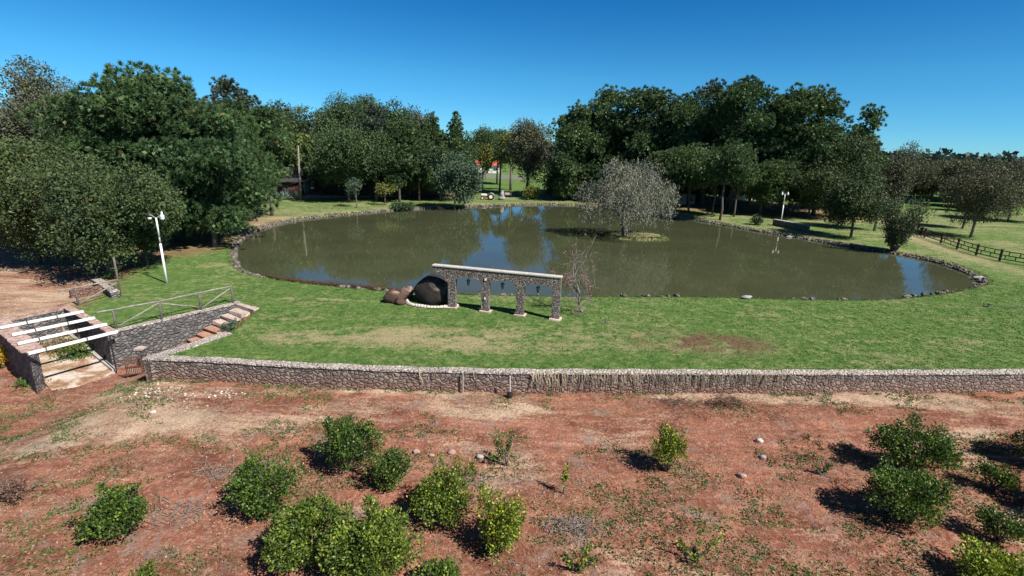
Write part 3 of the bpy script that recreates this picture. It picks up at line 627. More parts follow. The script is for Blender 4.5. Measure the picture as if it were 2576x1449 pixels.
 ('orchard_tree', 'orchard tree in the second row near the right edge', GO, 2520, 410, 122, 120, 490, 'leaf', BRO, dict(leaf=.32, nl=7, cover=0.85)),
 ('orchard_tree', 'farthest orchard tree below the distant wood', GO, 2455, 400, 140, 120, 470, 'leaf', DRK, dict(leaf=.36, nl=7, cover=.8)),
]
for (x, yt, Yd, w, wh) in ((1490, 320, 124, 130, 'behind the gap between the two leftmost big pines'), (1580, 290, 126, 180, 'behind the second big pine of the right grove'), (1680, 300, 122, 180, 'behind the rounded pine'), (1780, 290, 120, 170, 'below the sparse open summit'), (1850, 330, 116, 150, 'below the tallest olive-green pine'), (1960, 300, 112, 170, 'between the tallest pine and the dark broad pine'), (2060, 300, 112, 170, 'behind the olive tree at the planter'), (2130, 330, 110, 130, 'below the sloping green shoulder'), (1450, 380, 122, 90, 'at the dark foot of the leftmost big pine'), (1920, 270, 122, 160, 'just behind the tallest pine'), (1530, 390, 114, 130, 'low behind the left half of the willow'), (1640, 380, 116, 140, 'low behind the right half of the willow'), (2200, 380, 112, 110, 'at the right end of the grove below the sparse top'), (1600, 430, 112, 150, 'lowest behind the willow trunk'), (1480, 440, 114, 120, 'lowest at the shaded bank left of the willow'), (1760, 440, 116, 130, 'lowest behind the thick straight trunk'), (2000, 430, 106, 110, 'low behind the lamp and the planter')):
    TREES.append(('pine_tree', 'dark shaded tree standing '+wh, 'trees inside the right grove', x, yt, Yd, w, 504 if yt < 420 else 514, 'tuft', PID, dict(leaf=.6, nl=8, cover=.9)))
for (x, yt, Yd, w, wh) in ((700, 300, 124, 110, 'behind the green pine left of the agaves'), (800, 320, 130, 130, 'under the round dark crown'), (880, 300, 134, 130, 'under the double-topped crown'), (950, 300, 132, 130, 'behind the tall bare trunk'), (1010, 310, 128, 120, 'behind the slim-trunked green pine'), (1070, 330, 126, 120, 'between the two pointed pines and the slim pine'), (1125, 340, 124, 90, 'behind and between the two pointed pines'), (632, 320, 95, 110, 'inside the left grove under the bright green pine'), (1180, 372, 122, 40, 'at the left border of the gap'), (650, 380, 100, 90, 'low behind the agaves on their left'), (850, 395, 106, 110, 'low before the middle of the shaded house'), (930, 400, 107, 110, 'low before the right half of the shaded house'), (1030, 410, 107, 100, 'low left of the blue-green bushy tree'), (806, 405, 107, 50, 'low between the palm and the shaded house')):
    TREES.append(('broadleaf_tree', 'dark shaded tree standing '+wh, 'trees in the depth behind the far bank', x, yt, Yd, w, 470 if Yd > 108 else 466, 'leaf', DRK, dict(leaf=.5, nl=7, cover=.9)))
for (x, yt, Yd, w, wh) in ((2365, 404, 150, 110, 'behind the fence bend'), (2430, 400, 150, 110, 'in the third row left of centre'), (2500, 402, 150, 110, 'in the third row right of centre'), (2560, 404, 140, 110, 'in the third row at the right edge'), (2320, 400, 145, 100, 'left of the fence bend'), (2545, 415, 112, 90, 'behind the tree at the right edge, a little to its left'), (2505, 408, 126, 90, 'between the second and third rows'), (2435, 408, 128, 80, 'just behind the left half of the nearest forked tree')):
    TREES.append(('orchard_tree', 'brown-green orchard tree standing '+wh, GO, x, yt, Yd, w, 486, 'leaf', BRO, dict(leaf=.42, nl=7, cover=.85)))
TREES.append(('broadleaf_tree', 'small yellow-green tree hiding the middle of the red roof', GC, 1222, 382, 175, 26, 436, 'leaf', YEL, dict(leaf=.4, nl=4, cover=.9)))
for t in TREES:
    n, lb, gr, x, yt, Yd, w, yb, st, ms, kw = t
    tree(n, lb, gr, x, yt, Yd, w, yb, st, ms, **kw)
# trees right behind the groves that close the skyline from the side
# willow on the island
b = g(1572, 592, 0)
e = empty('willow_tree', (b.x, b.y, h1(b.x, b.y)-.05), 'grey weeping willow with sparse drooping twigs standing on the island', 'tree'); rng = np.random.default_rng(77)
tz = atY(1570, 388, b.y).z; Rw = 6.0
c = np.array([[0, 0, tz*.68], [-3.2, .5, tz*.50], [3.0, -.3, tz*.55], [.6, 2.6, tz*.55], [-.5, -2.6, tz*.50], [-1.5, 0, tz*.82], [1.8, .4, tz*.83], [-4.0, -.5, tz*.36], [4.0, .6, tz*.38], [.4, -3.2, tz*.36], [-4.6, 1, tz*.55], [4.7, 0, tz*.58]]); rad = np.array([[3.3, 3.2, 2.4], [2.4, 2.4, 1.9], [2.4, 2.4, 1.9], [2.6, 2.4, 2], [2.5, 2.3, 1.9], [1.9, 1.9, 1.5], [2, 2, 1.6], [1.7, 1.7, 1.7], [1.7, 1.7, 1.7], [2, 1.8, 1.6], [1.6, 1.6, 1.5], [1.6, 1.6, 1.5]])
mb = MB(); P = limb(mb, (0, 0, -.3), (-.5, 0, tz*.32), .42, .3, rng, 4, .05, 10)
for k in range(len(c)):
    Q = limb(mb, P[-1 if k % 2 else -2], c[k]*[.95, .95, 1.0], .2, .05, rng, 5)
    for j in range(5):
        a = rng.normal(size=3)*1.5; limb(mb, Q[3], Vector(c[k])+Vector(a), .05, .015, rng, 3)
mb.build('trunk', M_bark, e, True)
link('crown', crown_mesh('crown', 'hang', c, rad, .28, .85, rng), L_willow, e)
# vase-shaped waterside shrub on the right bank
def vase_shrub(px, py, h, w, label):
    b = gt(px, py); e = empty('waterside_shrub', b, label, 'shrub'); rng = np.random.default_rng(5); mb = MB(); Pl = []; Al = []
    for k in range(46):
        a = rng.uniform(0, 6.28); q = rng.uniform(.15, 1)**.7; T = Vector((math.cos(a)*w/2*q, math.sin(a)*w/2*q, h*(1.02-.35*q*rng.uniform(.3, 1))))
        L = limb(mb, (math.cos(a)*.25, math.sin(a)*.25, 0), T, .055, .012, rng, 5, .08, 5)
        for t in np.linspace(.18, 1.03, 44):
            p = Vector((math.cos(a)*.25, math.sin(a)*.25, 0)).lerp(T, t)+Vector(rng.normal(size=3))*.26; Pl += [p]*3; Al += [rng.normal(size=3)+[0, 0, .6] for _ in range(3)]
    mb.build('stems', M_bark, e, True)
    V, F = leafquads(np.array([tuple(p) for p in Pl])+rng.normal(size=(len(Pl), 3))*.1, unit(np.array(Al)), .26, .12, rng)
    link('foliage', npmesh('foliage', V, F), L_olive, e)
vase_shrub(2248, 631, 6.6, 5.4, 'upright many-stemmed shrub growing from the water edge on the right bank')
# small flowering tree by the arcade
b = gt(1465, 785); e = empty('flowering_tree', b, 'small leafless tree with dusky pink blossom right of the stone arcade', 'tree'); rng = np.random.default_rng(8); mb = MB(); tips = []
def br(a, d, L, r, lev):
    a = Vector(a); d = Vector(d).normalized(); m = a+d*L*.5+Vector(rng.normal(size=3))*L*.08; t = a+d*L+Vector(rng.normal(size=3))*L*.06
    mb.tube([a, m, t], [r, r*.8, r*.55], 5)
    if lev >= 2: tips.extend([m, t])
    if lev < 4:
        for _ in range(3 if lev else 5):
            nd = d*.75+Vector(rng.normal(size=3))*.62+Vector((0, 0, .12 if lev else .35)); br(t if rng.random() < .7 else m, nd, L*rng.uniform(.55, .8), r*.55, lev+1)
br((0, 0, -.05), (-.18, 0, 1), 1.5, .085, 0); br((0, 0, 0), (.3, .1, 1), 2.1, .05, 1); br((0, 0, .1), (-.25, -.1, 1), 2.4, .05, 1)
mb.build('trunk', M_twig, e)
T = np.array([tuple(t) for t in tips]); T = T[rng.random(len(T)) < .22]; T = np.repeat(T, 7, 0)+rng.normal(size=(len(T)*7, 3))*.09
V, F = leafquads(T, unit(rng.normal(size=T.shape)), .09, .07, rng); link('blossom', npmesh('blossom', V, F), L_pink, e)
# palms
def palm(px, py, ytop, label, fr=2.6, lean=0, th=.17, skirt=True, seed=1):
    b = gt(px, py); tz = atY(px, ytop, b.y).z-b.z; rng = np.random.default_rng(seed); e = empty('palm_tree', b, label, 'palm', 'palms on the far bank')
    mb = MB(); mb.tube([(0, 0, -.2), (lean*.3, 0, tz*.5), (lean, 0, tz)], [th*1.3, th, th*.85], 8); mb.build('trunk', M_barkp, e, True)
    Vs = []; Fs = []; n = 0
    for k in range(26):
        a = rng.uniform(0, 6.28); el = rng.uniform(-.5, 1.25); m = 12; d = np.array([math.cos(a), math.sin(a), 0]); P = []
        for i in range(m+1):
            t = i/m; P.append(np.array([lean, 0, tz])+d*fr*t*math.cos(el*.6)+np.array([0, 0, fr*(math.sin(el)*t-1.0*t*t)]))
        P = np.array(P); dd = np.gradient(P, axis=0); s = np.cross(dd, [0, 0, 1]); s = unit(s)
        for sd in (-1, 1):
            Pk = np.repeat(P[1:], 2, 0); A = unit(np.repeat(s[1:], 2, 0)*sd+np.array([0, 0, -.55])+np.repeat(unit(dd[1:]), 2, 0)*.5+rng.normal(size=(m*2, 3))*.15)
            V, F = leafquads(Pk, A, .75, .24, rng); Vs.append(V); Fs.append(F+n); n += len(V)
    link('fronds', npmesh('fronds', np.vstack(Vs), np.vstack(Fs)), L_palm, e)
    return e
palm(757, 503, 345, 'tall palm with grey trunk right of the agaves before the shaded house', 3.4, .3, .2, seed=3)
palm(742, 480, 315, 'palm whose drooping fronds rise above the tall grey palm', 3.6, -.2, .2, seed=4)
palm(1257, 482, 378, 'left palm of the pair in the gap behind the tractor', 3.4, .2, .2, seed=5)
palm(1284, 479, 385, 'right palm of the pair in the gap with pale bare trunk', 3.2, 0, .26, seed=6)
palm(1250, 462, 392, 'short palm with hanging dry skirt behind the left palm of the pair', 2.6, 0, .2, seed=7)
# agaves
for px, py, s, lb in ((698, 500, 1.0, 'left agave of three, behind a leaning thin trunk'), (722, 502, 1.25, 'middle and largest agave of the three'), (743, 501, 1.05, 'right agave of three, next to the palm trunk')):
    b = gt(px, py); rng = np.random.default_rng(px); e = empty('agave', b, 'blue-grey spiky '+lb, 'agave', 'agaves before the shaded house'); mb = MB()
    for k in range(26):
        a = k*2.4; el = .35+1.1*k/26; L = s*rng.uniform(1.2, 1.6); d = Vector((math.cos(a)*math.cos(el), math.sin(a)*math.cos(el), math.sin(el))); sd = Vector((-math.sin(a), math.cos(a), 0)); nn = d.cross(sd)
        p0 = Vector((0, 0, .1)); p1 = p0+d*L*.5; p2 = p0+d*L; w = .11*s
        mb.add([p0-sd*w*.6, p0+sd*w*.6, p1+sd*w, p2, p1-sd*w, p1-nn*.05], [(0, 1, 5), (1, 2, 5), (2, 3, 5), (3, 4, 5), (4, 0, 5)])
    mb.build('leaves', L_agave, e)
# ---------------------------------------------------------------- citrus bushes
def bush(px, pb, top, w, label, mat_=None, seed=0, dens=1., name='citrus_bush', group='citrus bushes on the red soil', cat='bush', flat=1., leaf=.092, stem=.12):
    b = gt(px, pb); sl_ = (b-Vector((0, 0, CH))).length; R = w/2*sl_/math.hypot(FPX, math.hypot(px-1288, pb-724)); tz = atY(px, top, b.y+R*.25).z-b.z
    rng = np.random.default_rng(seed+int(px)); e = empty(name, b, label, cat, group)
    H = max(tz-stem, .5); k = 12; d = sphere(k, rng, .2); c = d*rng.uniform(.45, .74, (k, 1))*[R, R, H/2]+[0, 0, stem+H*.48]
    rad = rng.uniform(.75, 1.1, (k, 1))*np.array([[R*.42, R*.42, H*.25]]); c = np.vstack([c, [[0, 0, stem+H*.42]]]); rad = np.vstack([rad, [[R*.66, R*.66, H*.37]]])
    # shoots poking out
    for _ in range(4):
        a = rng.uniform(0, 6.28); q = rng.uniform(.3, .95); c = np.vstack([c, [[math.cos(a)*R*q, math.sin(a)*R*q, stem+H*(1.04-.35*q*q)]]]); rad = np.vstack([rad, [[R*.14, R*.14, H*.16]]])
    mb = MB()
    for j in range(len(c)): limb(mb, (rng.normal()*.04, rng.normal()*.04, -.05), c[j], .035*R, .01, rng, 4, .12, 5)
    mb.build('stems', M_bark, e, True)
    A = 4*math.pi*R*R*.8; n = int(dens*A/(leaf*leaf*.5)*2.2/6); P, D = shell(c, rad, n, rng, .25, .15); P = P[P[:, 2] > .03]; D = D[:len(P)]
    n = len(P); Pk = np.repeat(P, 6, 0)+rng.normal(size=(n*6, 3))*leaf*.6; Ax = unit(np.repeat(unit(P-[0, 0, H*.4]), 6, 0)*.8+rng.normal(size=(n*6, 3))*.8+[0, 0, .25])
    V, F = leafquads(Pk, Ax, leaf*rng.uniform(.7, 1.3, n*6), leaf*.62, rng); link('foliage', npmesh('foliage', V, F), mat_ or L_cit, e); return e
bush(303, 1335, 1225, 172, 'lone dark green citrus bush nearest the bottom left of the soil')
bush(683, 1282, 1150, 168, 'dark citrus bush left of the big double bush')
bush(882, 1180, 1055, 158, 'ragged citrus bush with upright shoots nearest the wall', seed=2)
bush(982, 1228, 1125, 112, 'small round citrus bush touching the ragged bush')
bush(1113, 1298, 1165, 175, 'full round citrus bush right of the small round one', L_cit2)
bush(795, 1400, 1262, 225, 'big citrus bush, left half of the double clump at the bottom', L_cit2, seed=4)
bush(930, 1452, 1290, 260, 'big light green citrus bush, right half of the double clump at the bottom', L_cit2, seed=5)
bush(1255, 1385, 1232, 155, 'bright yellow-green citrus bush with long shadow in the middle foreground', L_city, dens=.8, seed=6)
bush(1676, 1185, 1080, 98, 'small yellow-green citrus ball on a short stem near the track', L_city, seed=7, stem=.3)
bush(2282, 1185, 1062, 182, 'dark round citrus bush, rear one of the touching pair on the right', seed=8, stem=.3)
bush(2285, 1312, 1182, 205, 'large citrus bush, front one of the touching pair on the right', seed=9, stem=.25)
bush(2497, 1232, 1168, 92, 'small citrus bush right of the touching pair', seed=10, dens=.7, stem=.25)
bush(2508, 1362, 1285, 112, 'citrus bush on a thin stem near the bottom right', seed=11, dens=.8, stem=.35)
bush(2500, 1475, 1392, 190, 'yellowish citrus bush cut by the bottom right corner', L_city, seed=12)
bush(1098, 1475, 1418, 110, 'citrus bush cut by the bottom edge beside the double clump', seed=13)
bush(368, 1475, 1428, 60, 'yellow-green shoot cut by the bottom edge at the left', L_city, seed=14, dens=.6)
bush(2665, 1180, 1060, 190, 'citrus bush just outside the right edge throwing its shadow into view', seed=15)
bush(2660, 1290, 1180, 180, 'second citrus bush just outside the right edge, in front', seed=16)
def sapling(px, pb, shoots, label, mt, seed):
    b = gt(px, pb); e = empty('citrus_sapling', b, label, 'sapling', 'citrus saplings on the red soil'); rng = np.random.default_rng(seed); mb = MB(); Vs = []; A = []
    for dx, dy, h, l0 in shoots:
        Q = limb(mb, (0, 0, -.03), (dx, dy, h), .025, .008, rng, 5, .1, 5)
        for t in np.linspace(l0, 1.05, int(26*(1.05-l0)*max(h, .7))):
            p = Vector((0, 0, 0)).lerp(Vector((dx, dy, h)), t); 
            for _ in range(5): Vs.append(np.array(p)+rng.normal(size=3)*.05); A.append(rng.normal(size=3)+[0, 0, .5])
    mb.build('stems', M_twig, e, True); V, F = leafquads(np.array(Vs), unit(np.array(A)), .10, .06, rng); link('foliage', npmesh('foliage', V, F), mt, e)
sapling(1272, 1172, [(-.45, .1, 1.0, .35), (-.25, 0, 1.1, .4), (.2, .1, 1.45, .45), (.05, .2, .8, .5), (-.6, -.1, .5, .5)], 'forked dark sapling with two upright shoots below the wall', L_cit, 1)
sapling(1417, 1242, [(.1, 0, 1.15, .45), (.0, .1, .8, .4)], 'single thin leaning sapling right of the forked sapling', L_city, 2)
sapling(1455, 1440, [(.3, .1, .9, .4), (-.4, 0, .5, .4), (.1, -.2, .6, .3), (.45, -.1, .6, .5)], 'yellow-leaved sapling at the bottom edge of the photo', L_city, 3)
sapling(1752, 1412, [(-.55, .2, .5, .3), (.5, .1, .6, .3), (.1, .3, .7, .4), (-.2, -.2, .35, .3), (.75, .2, .75, .5)], 'sprawling low sapling with wide-spread branches near the bottom', L_city, 4)
sapling(2068, 1195, [(.1, 0, .5, .4), (-.3, .1, .35, .3), (.3, .1, .35, .3)], 'tiny weedy sapling left of the large touching bushes', L_weed, 5)
# flowering bush left of the enclosure, greenery near the steps
bush(8, 925, 872, 60, 'orange-yellow flowering bush against the left enclosure wall', L_flow, name='flowering_bush', group=None, seed=20, leaf=.09)
bush(40, 1255, 1205, 90, 'dry purplish-brown low bush at the left edge of the soil', L_fallen, name='dead_bush', group=None, seed=21, dens=.25, leaf=.08, stem=.02)
# ================================================================ far things
def farwood():
    rng = np.random.default_rng(3); Ps = []; 
    n = 1500; ang = rng.uniform(-1.05, 1.05, n); D = rng.uniform(330, 560, n); X0 = D*np.sin(ang)/np.cos(ang*.0+0); Y0 = D*np.cos(ang)
    Vs = []; Fs = []; k = 0
    for i in range(n):
        R = rng.uniform(5, 9); H = rng.uniform(8, 14.5)*(1.25 if rng.random() < .08 else 1); m = 46; P = sphere(m, rng, .4)*[R, R, H*.55]*rng.uniform(.7, 1.05, (m, 1))+[X0[i], Y0[i], H*.5]
        V, F = leafquads(P, unit(rng.normal(size=(m, 3))), 3.2, 2.3, rng); Vs.append(V); Fs.append(F+k); k += len(V)
    o = link('distant_wood', npmesh('distant_wood', np.vstack(Vs), np.vstack(Fs)), L_far)
    tag(o, 'dark distant belt of woodland along the whole horizon', 'woodland', kind='stuff')
farwood()
# shaded long house behind the middle trees
M_hwall = simple('shade_darkened_terracotta', (.10, .055, .045), .3); M_hroof = simple('dark_roof_tiles', (.05, .047, .045), .3, sc=2); M_hwhite = simple('white_render', (.74, .73, .70), .08); M_dglass = simple('dark_window_glass', (.03, .035, .04), .1, .1, spec=.6); M_redroof = simple('red_roof_tiles', (.55, .10, .07), .2, sc=2); M_pave = simple('pinkish_paving', (.42, .30, .26), .25, sc=2)  # house wall and roof tones darkened to stand in for deep shade
def house(name, c, size, wh, label, walls, roof, rz=0, nwin=4, over=.7, rh=1.4, white_end=False):
    e = empty(name, c, label, 'building', None, rz); w, d = size
    MB().box((0, 0, wh/2), (w, d, wh)).build('wall', walls, e)
    m = MB(); fo = over*(2.0 if over > 2 else 1); m.add([(-w/2-over, -d/2-fo, wh-.25*(over > 2)), (w/2+over, -d/2-fo, wh-.25*(over > 2)), (w/2+over, d/2+over, wh), (-w/2-over, d/2+over, wh), (-w/2-over, 0, wh+rh), (w/2+over, 0, wh+rh)], [(0, 1, 5, 4), (2, 3, 4, 5), (0, 4, 3), (1, 2, 5), (3, 2, 1, 0)]); m.build('roof', roof, e)
    for k in range(nwin):
        x = -w/2+(k+.5)*w/nwin
        if k == nwin//2:
            f = MB().box((x, -d/2-.03, 1.05), (1.0, .08, 2.1)).build('door', M_timberd, e); MB().box((x+.38, -d/2-.10, 1.0), (.06, .06, .12)).build('handle', M_black, f)
        else:
            f = MB().box((x, -d/2-.03, 1.6), (1.5, .10, 1.2)).build('window', M_timberd if name == 'long_house' else M_hwhite, e); MB().box((x-.36, -d/2-.09, 1.6), (.64, .03, 1.02)).box((x+.36, -d/2-.09, 1.6), (.64, .03, 1.02)).build('pane', M_dglass, f)
    return e
ca = atY(790, 470, 112); cb_ = atY(1110, 470, 112); e = house('long_house', ((ca.x+cb_.x)/2, 115, .1), ((cb_.x-ca.x), 6), 2.9, 'long low terracotta house in deep shade behind the far bank trees', M_hwall, M_hroof, 0, 7, 2.2, 1.5)  # front eave shaped extra deep to keep the wall in shadow
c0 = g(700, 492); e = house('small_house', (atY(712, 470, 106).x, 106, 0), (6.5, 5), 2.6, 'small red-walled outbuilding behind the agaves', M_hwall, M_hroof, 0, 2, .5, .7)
# white balcony annex
c1 = atY(742, 430, 113); e = empty('white_annex', (c1.x+.6, 113, 0), 'white flat-roofed annex with railing seen behind the palm trunk', 'building')
MB().box((0, 0, 1.6), (3.6, 3, 3.2)).box((0, 0, 4.15), (3.4, 2.8, 1.6)).build('wall', M_hwhite, e); MB().box((0, -.2, 5.05), (4.4, 3.8, .18)).build('roof', M_hwhite, e)
m = MB(); [m.box((-1.7+i*.34, -1.62, 3.65), (.04, .04, .85)) for i in range(11)]; m.box((0, -1.62, 4.1), (3.5, .06, .06)); m.build('railing', M_black, e)
MB().box((0, -1.43, 4.1), (2.2, .06, 1.1)).build('window', M_dglass, e)
# terrace paving, planting strip
for (xa, ya, xb, yb, nm) in ((752, 488, 820, 484, 'a'), (770, 497, 1020, 494, 'b')):
    p = [g(xa, ya), g(xb, yb), g(xb, yb-6), g(xa, ya-6)]
    tag(MB().prism([(q.x, q.y) for q in p], -.1, .13).build('terrace_paving', M_pave), kind='structure')
# houses in the gap and behind the right grove
e = house('red_roofed_house', (atY(1224, 420, 214).x, 218, 0), (10, 8), 3.0, 'distant white house with a bright red roof seen through the gap', M_hwhite, M_redroof, .04, 3, .6, 1.9)
m = MB(); a = g(1208, 447); b2 = g(1320, 452); tag(m.bar(a+Vector((0, 0, .55)), b2+Vector((0, 0, .55)), .4, 1.5).build('boundary_wall', M_kerb), 'low grey boundary wall across the far end of the gap', 'wall')
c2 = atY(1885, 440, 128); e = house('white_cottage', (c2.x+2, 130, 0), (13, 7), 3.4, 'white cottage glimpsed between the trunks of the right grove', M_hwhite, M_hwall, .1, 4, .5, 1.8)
c2 = atY(1727, 485, 112); e = house('pink_shed', (c2.x, 113, 0), (3.2, 3), 2.3, 'small pink shed seen between the trunks right of the willow', M_plinth, M_hroof, .3, 1, .4, .8)
# bench by the palms
p = g(1279, 496); e = empty('garden_bench', p, 'dark garden bench at the foot of the right palm', 'bench'); MB().box((0, 0, .45), (1.5, .45, .06)).build('seat', M_timberd, e); MB().box((0, .22, .75), (1.5, .06, .45)).build('backrest', M_archcap, e)
for s in (-1, 1): MB().box((s*.65, 0, .22), (.1, .42, .44)).build('leg', M_black, e)
# tractor
p = gt(1226, 502); e = empty('vintage_tractor', p, 'small vintage tractor with white hood and red engine on the far bank', 'tractor')
mt_w = simple('white_tractor_paint', (.75, .75, .72), .06, .4, spec=.5); mt_r = simple('red_tractor_paint', (.42, .06, .035), .2, .5); mt_t = simple('black_rubber', (.02, .02, .02), .2, .8)
MB().box((-.75, 0, .98), (1.15, .55, .42)).build('hood', mt_w, e, bevel=.08); MB().box((-1.35, 0, .85), (.06, .5, .6)).build('grille', M_black, e)
MB().box((-.35, 0, .62), (1.7, .42, .34)).box((.45, 0, .75), (.5, .6, .4)).build('engine', mt_r, e, bevel=.03)
for s in (-1, 1):
    m = MB(); n = 12; V = []
    for k in range(n+1):
        t = math.radians(20+140*k/n); 
        for yy in (s*.42, s*.88): V.append((.75+.74*math.cos(t), yy, .64+.74*math.sin(t)))
    m.add(V, [(2*k, 2*k+1, 2*k+3, 2*k+2) for k in range(n)]); m.build('fender', mt_w, e)
    for (xx, r, w_, nm, hub) in ((.75, .66, .34, 'rear_wheel', .36), (-1.0, .34, .2, 'front_wheel', .18)):
        ring = [(r, -w_/2), (r, w_/2)]; m = MB(); m.tube([(xx, s*.68-w_/2, r), (xx, s*.68+w_/2, r)], r, 24); wv = m.build(nm, mt_t, e, True)
        m = MB(); m.tube([(xx, s*(.68+w_/2)-.03, r), (xx, s*(.68+w_/2)+.03, r)], hub, 20); m.build('rim', mt_w, wv)
m = MB(); m.box((.75, 0, 1.08), (.4, .42, .06)).box((.93, 0, 1.25), (.06, .42, .3)); m.build('seat', M_black, e); m = MB(); m.tube([(.05, 0, 1.1), (.3, 0, 1.4)], .02, 6); m.tube([(.28, 0, 1.38), (.32, 0, 1.42)], .17, 16); m.build('steering_wheel', M_black, e)
# stone sculpture
p = gt(1262, 503); e = empty('stone_sculpture', p, 'grey weathered upright stone figure-like block right of the tractor', 'sculpture')
MB().rock((0, 0, .35), (.85, .55, .45), 3).build('base', M_greystone, e, True); MB().rock((.1, 0, 1.05), (.42, .36, .85), 5, amp=.3).rock((.1, 0, 1.75), (.26, .24, .22), 6).build('block', M_greystone, e, True)
# bush by the gap
bush(1335, 502, 470, 44, 'bright green spiky bush on the far bank at the gap', L_yel, name='garden_bush', group=None, seed=30, leaf=.35, dens=1.2)
bush(1012, 528, 512, 60, 'dark low bush hanging over the far rim below the sapling', L_dark, name='rim_bush', group=None, seed=31, leaf=.3)
bush(1900, 566, 545, 34, 'small dark plant at the left end of the concrete planter', L_dark, name='planter_bush', group=None, seed=32, leaf=.3)
# ================================================================ lamps
def lamp(px, py, ptop, label, lean, fl):
    b = gt(px, py); h = atY(px, ptop, b.y).z-b.z; e = empty('street_lamp', b, label, 'lamp', 'white twin-headed lamps'); e.rotation_euler = (0, lean, 0)
    m = MB(); m.tube([(0, 0, -.2), (0, 0, h*.60)], [.085, .075], 12); m.build('pole', M_lampw, e, True)
    m = MB(); m.tube([(0, 0, h*.60), (0, 0, h*.70)], .05, 10); m.build('collar', M_kerb, e, True)
    m = MB(); m.tube([(0, 0, h*.70), (0, 0, h*.98)], [.065, .055], 12); m.build('upper_pole', M_lampw, e, True)
    for s in (-1, 1):
        ar = MB().bar((0, 0, h*.97), (s*.42, 0, h*1.03), .045).build('arm', M_kerb, e)
        hd = MB(); hd.tube([(s*.48, 0, h*.985), (s*.48, 0, h*1.01), (s*.48, 0, h*1.03), (s*.48, 0, h*1.07)], [.15, .14, .07, .045], 14)
        hd.build('lamp_shade', M_lampw if fl or s > 0 else M_black, e, True)
        gl = MB(); gl.tube([(s*.48, 0, h*.95), (s*.48, 0, h*.984)], [.10, .15], 14); gl.build('lamp_glass', M_glass, e, True)
lamp(420, 712, 545, 'tall white twin-headed lamp on the grass left of the pond', -.015, False)
lamp(1965, 556, 487, 'white twin-headed lamp behind the planter on the right bank', -.02, True)
# concrete planter under the right lamp
a = gt(1946, 566); b2 = gt(2032, 583); e = empty('concrete_planter', (a+b2)/2, 'long low dark concrete planter below the right bank lamp', 'planter', None, math.atan2(b2.y-a.y, b2.x-a.x)); L = (b2-a).length
MB().box((0, 0, .42), (L, .6, .95)).build('body', simple('dark_concrete', (.13, .11, .10), .3), e, bevel=.04); MB().box((0, 0, .93), (L+.06, .66, .07)).build('coping', M_kerb, e)
# ================================================================ walls
def soilz(p): return h1(p.x, p.y-.35)-.25
e = empty('retaining_wall', WALL[0]+Vector((0, 0, -1)), 'long low grey rubble retaining wall with pale mortar top between lawn and red soil', 'wall')
m = MB(); m.strip(WALL, .42, lambda p: -2.6, lambda p: .0+.012*math.sin(p.x*3.1)); m.build('masonry', M_wall, e, world=True)
m = MB(); m.strip(WALL, .52, lambda p: .003+.012*math.sin(p.x*3.1), lambda p: .085+.018*math.sin(p.x*2.1+1)+.012*math.sin(p.x*7), off=-.05); m.build('coping', M_cap, e, world=True)
P = [WALL[0]+Vector((.0, .0, 0)), DE]
m = MB(); m.strip([WALL[0]+Vector((.05, .03, 0)), DE], .42, -2.6, -.004, side=-1); m.build('return_masonry', M_wall, e, world=True)
m = MB(); m.strip([WALL[0]+Vector((.06, .2, 0)), DE+Vector((.0, .1, 0))], .62, -.001, .07, side=-1, off=-.04); m.build('return_coping', M_cap, e, world=True)
# wall with rail (one thing) next to the steps
e = empty('stair_side_wall', A0+Vector((0, 0, -2)), 'tall dark rubble wall sloping with the lawn edge behind the stone steps', 'wall')
m = MB(); m.strip([A0, RE], .40, -2.8, 0.0); m.build('masonry', M_pwall, e, world=True)
m = MB(); m.strip([A0, RE+AD*.25], .46, .003, .075, off=-.03); m.build('coping', M_cap, e, world=True)
# enclosure of three walls with brick tops and white beams
e = empty('stone_enclosure', (pLo.x, pLo.y, -2.2), 'sunken rubble enclosure with brick-topped walls and white beams at the left edge', 'enclosure')
def wallpart(P, nm): m = MB(); m.prism(P, -2.7, PZ-.08); return m.build(nm, M_pwall, e, world=True)
def cap(P): m = MB(); m.prism(P, PZ-.077, PZ+.02); return m.build('brick_coping', M_brick, e, world=True)
def xy(*a): return [(p.x, p.y) for p in a]
wallpart(xy(pLo, pLi, pLib, pLob), 'left_wall'); cap(xy(pLo, pLi, pLib, pLob))
bn = Vector((-bdir.y, bdir.x, 0))*.32
wallpart(xy(pLob, pLib, pRib, pRib+bn, pLib+bn-bdir*.6), 'back_wall')
cap(xy(pLib-bdir*.6+ldir*-.02, pLib, pRib, pRib+bn, pLib+bn-bdir*.6))
wallpart(xy(pRib, pRi, pRo, pRob), 'right_wall'); cap(xy(pRib+ldir*.01, pRi, pRo, pRob))
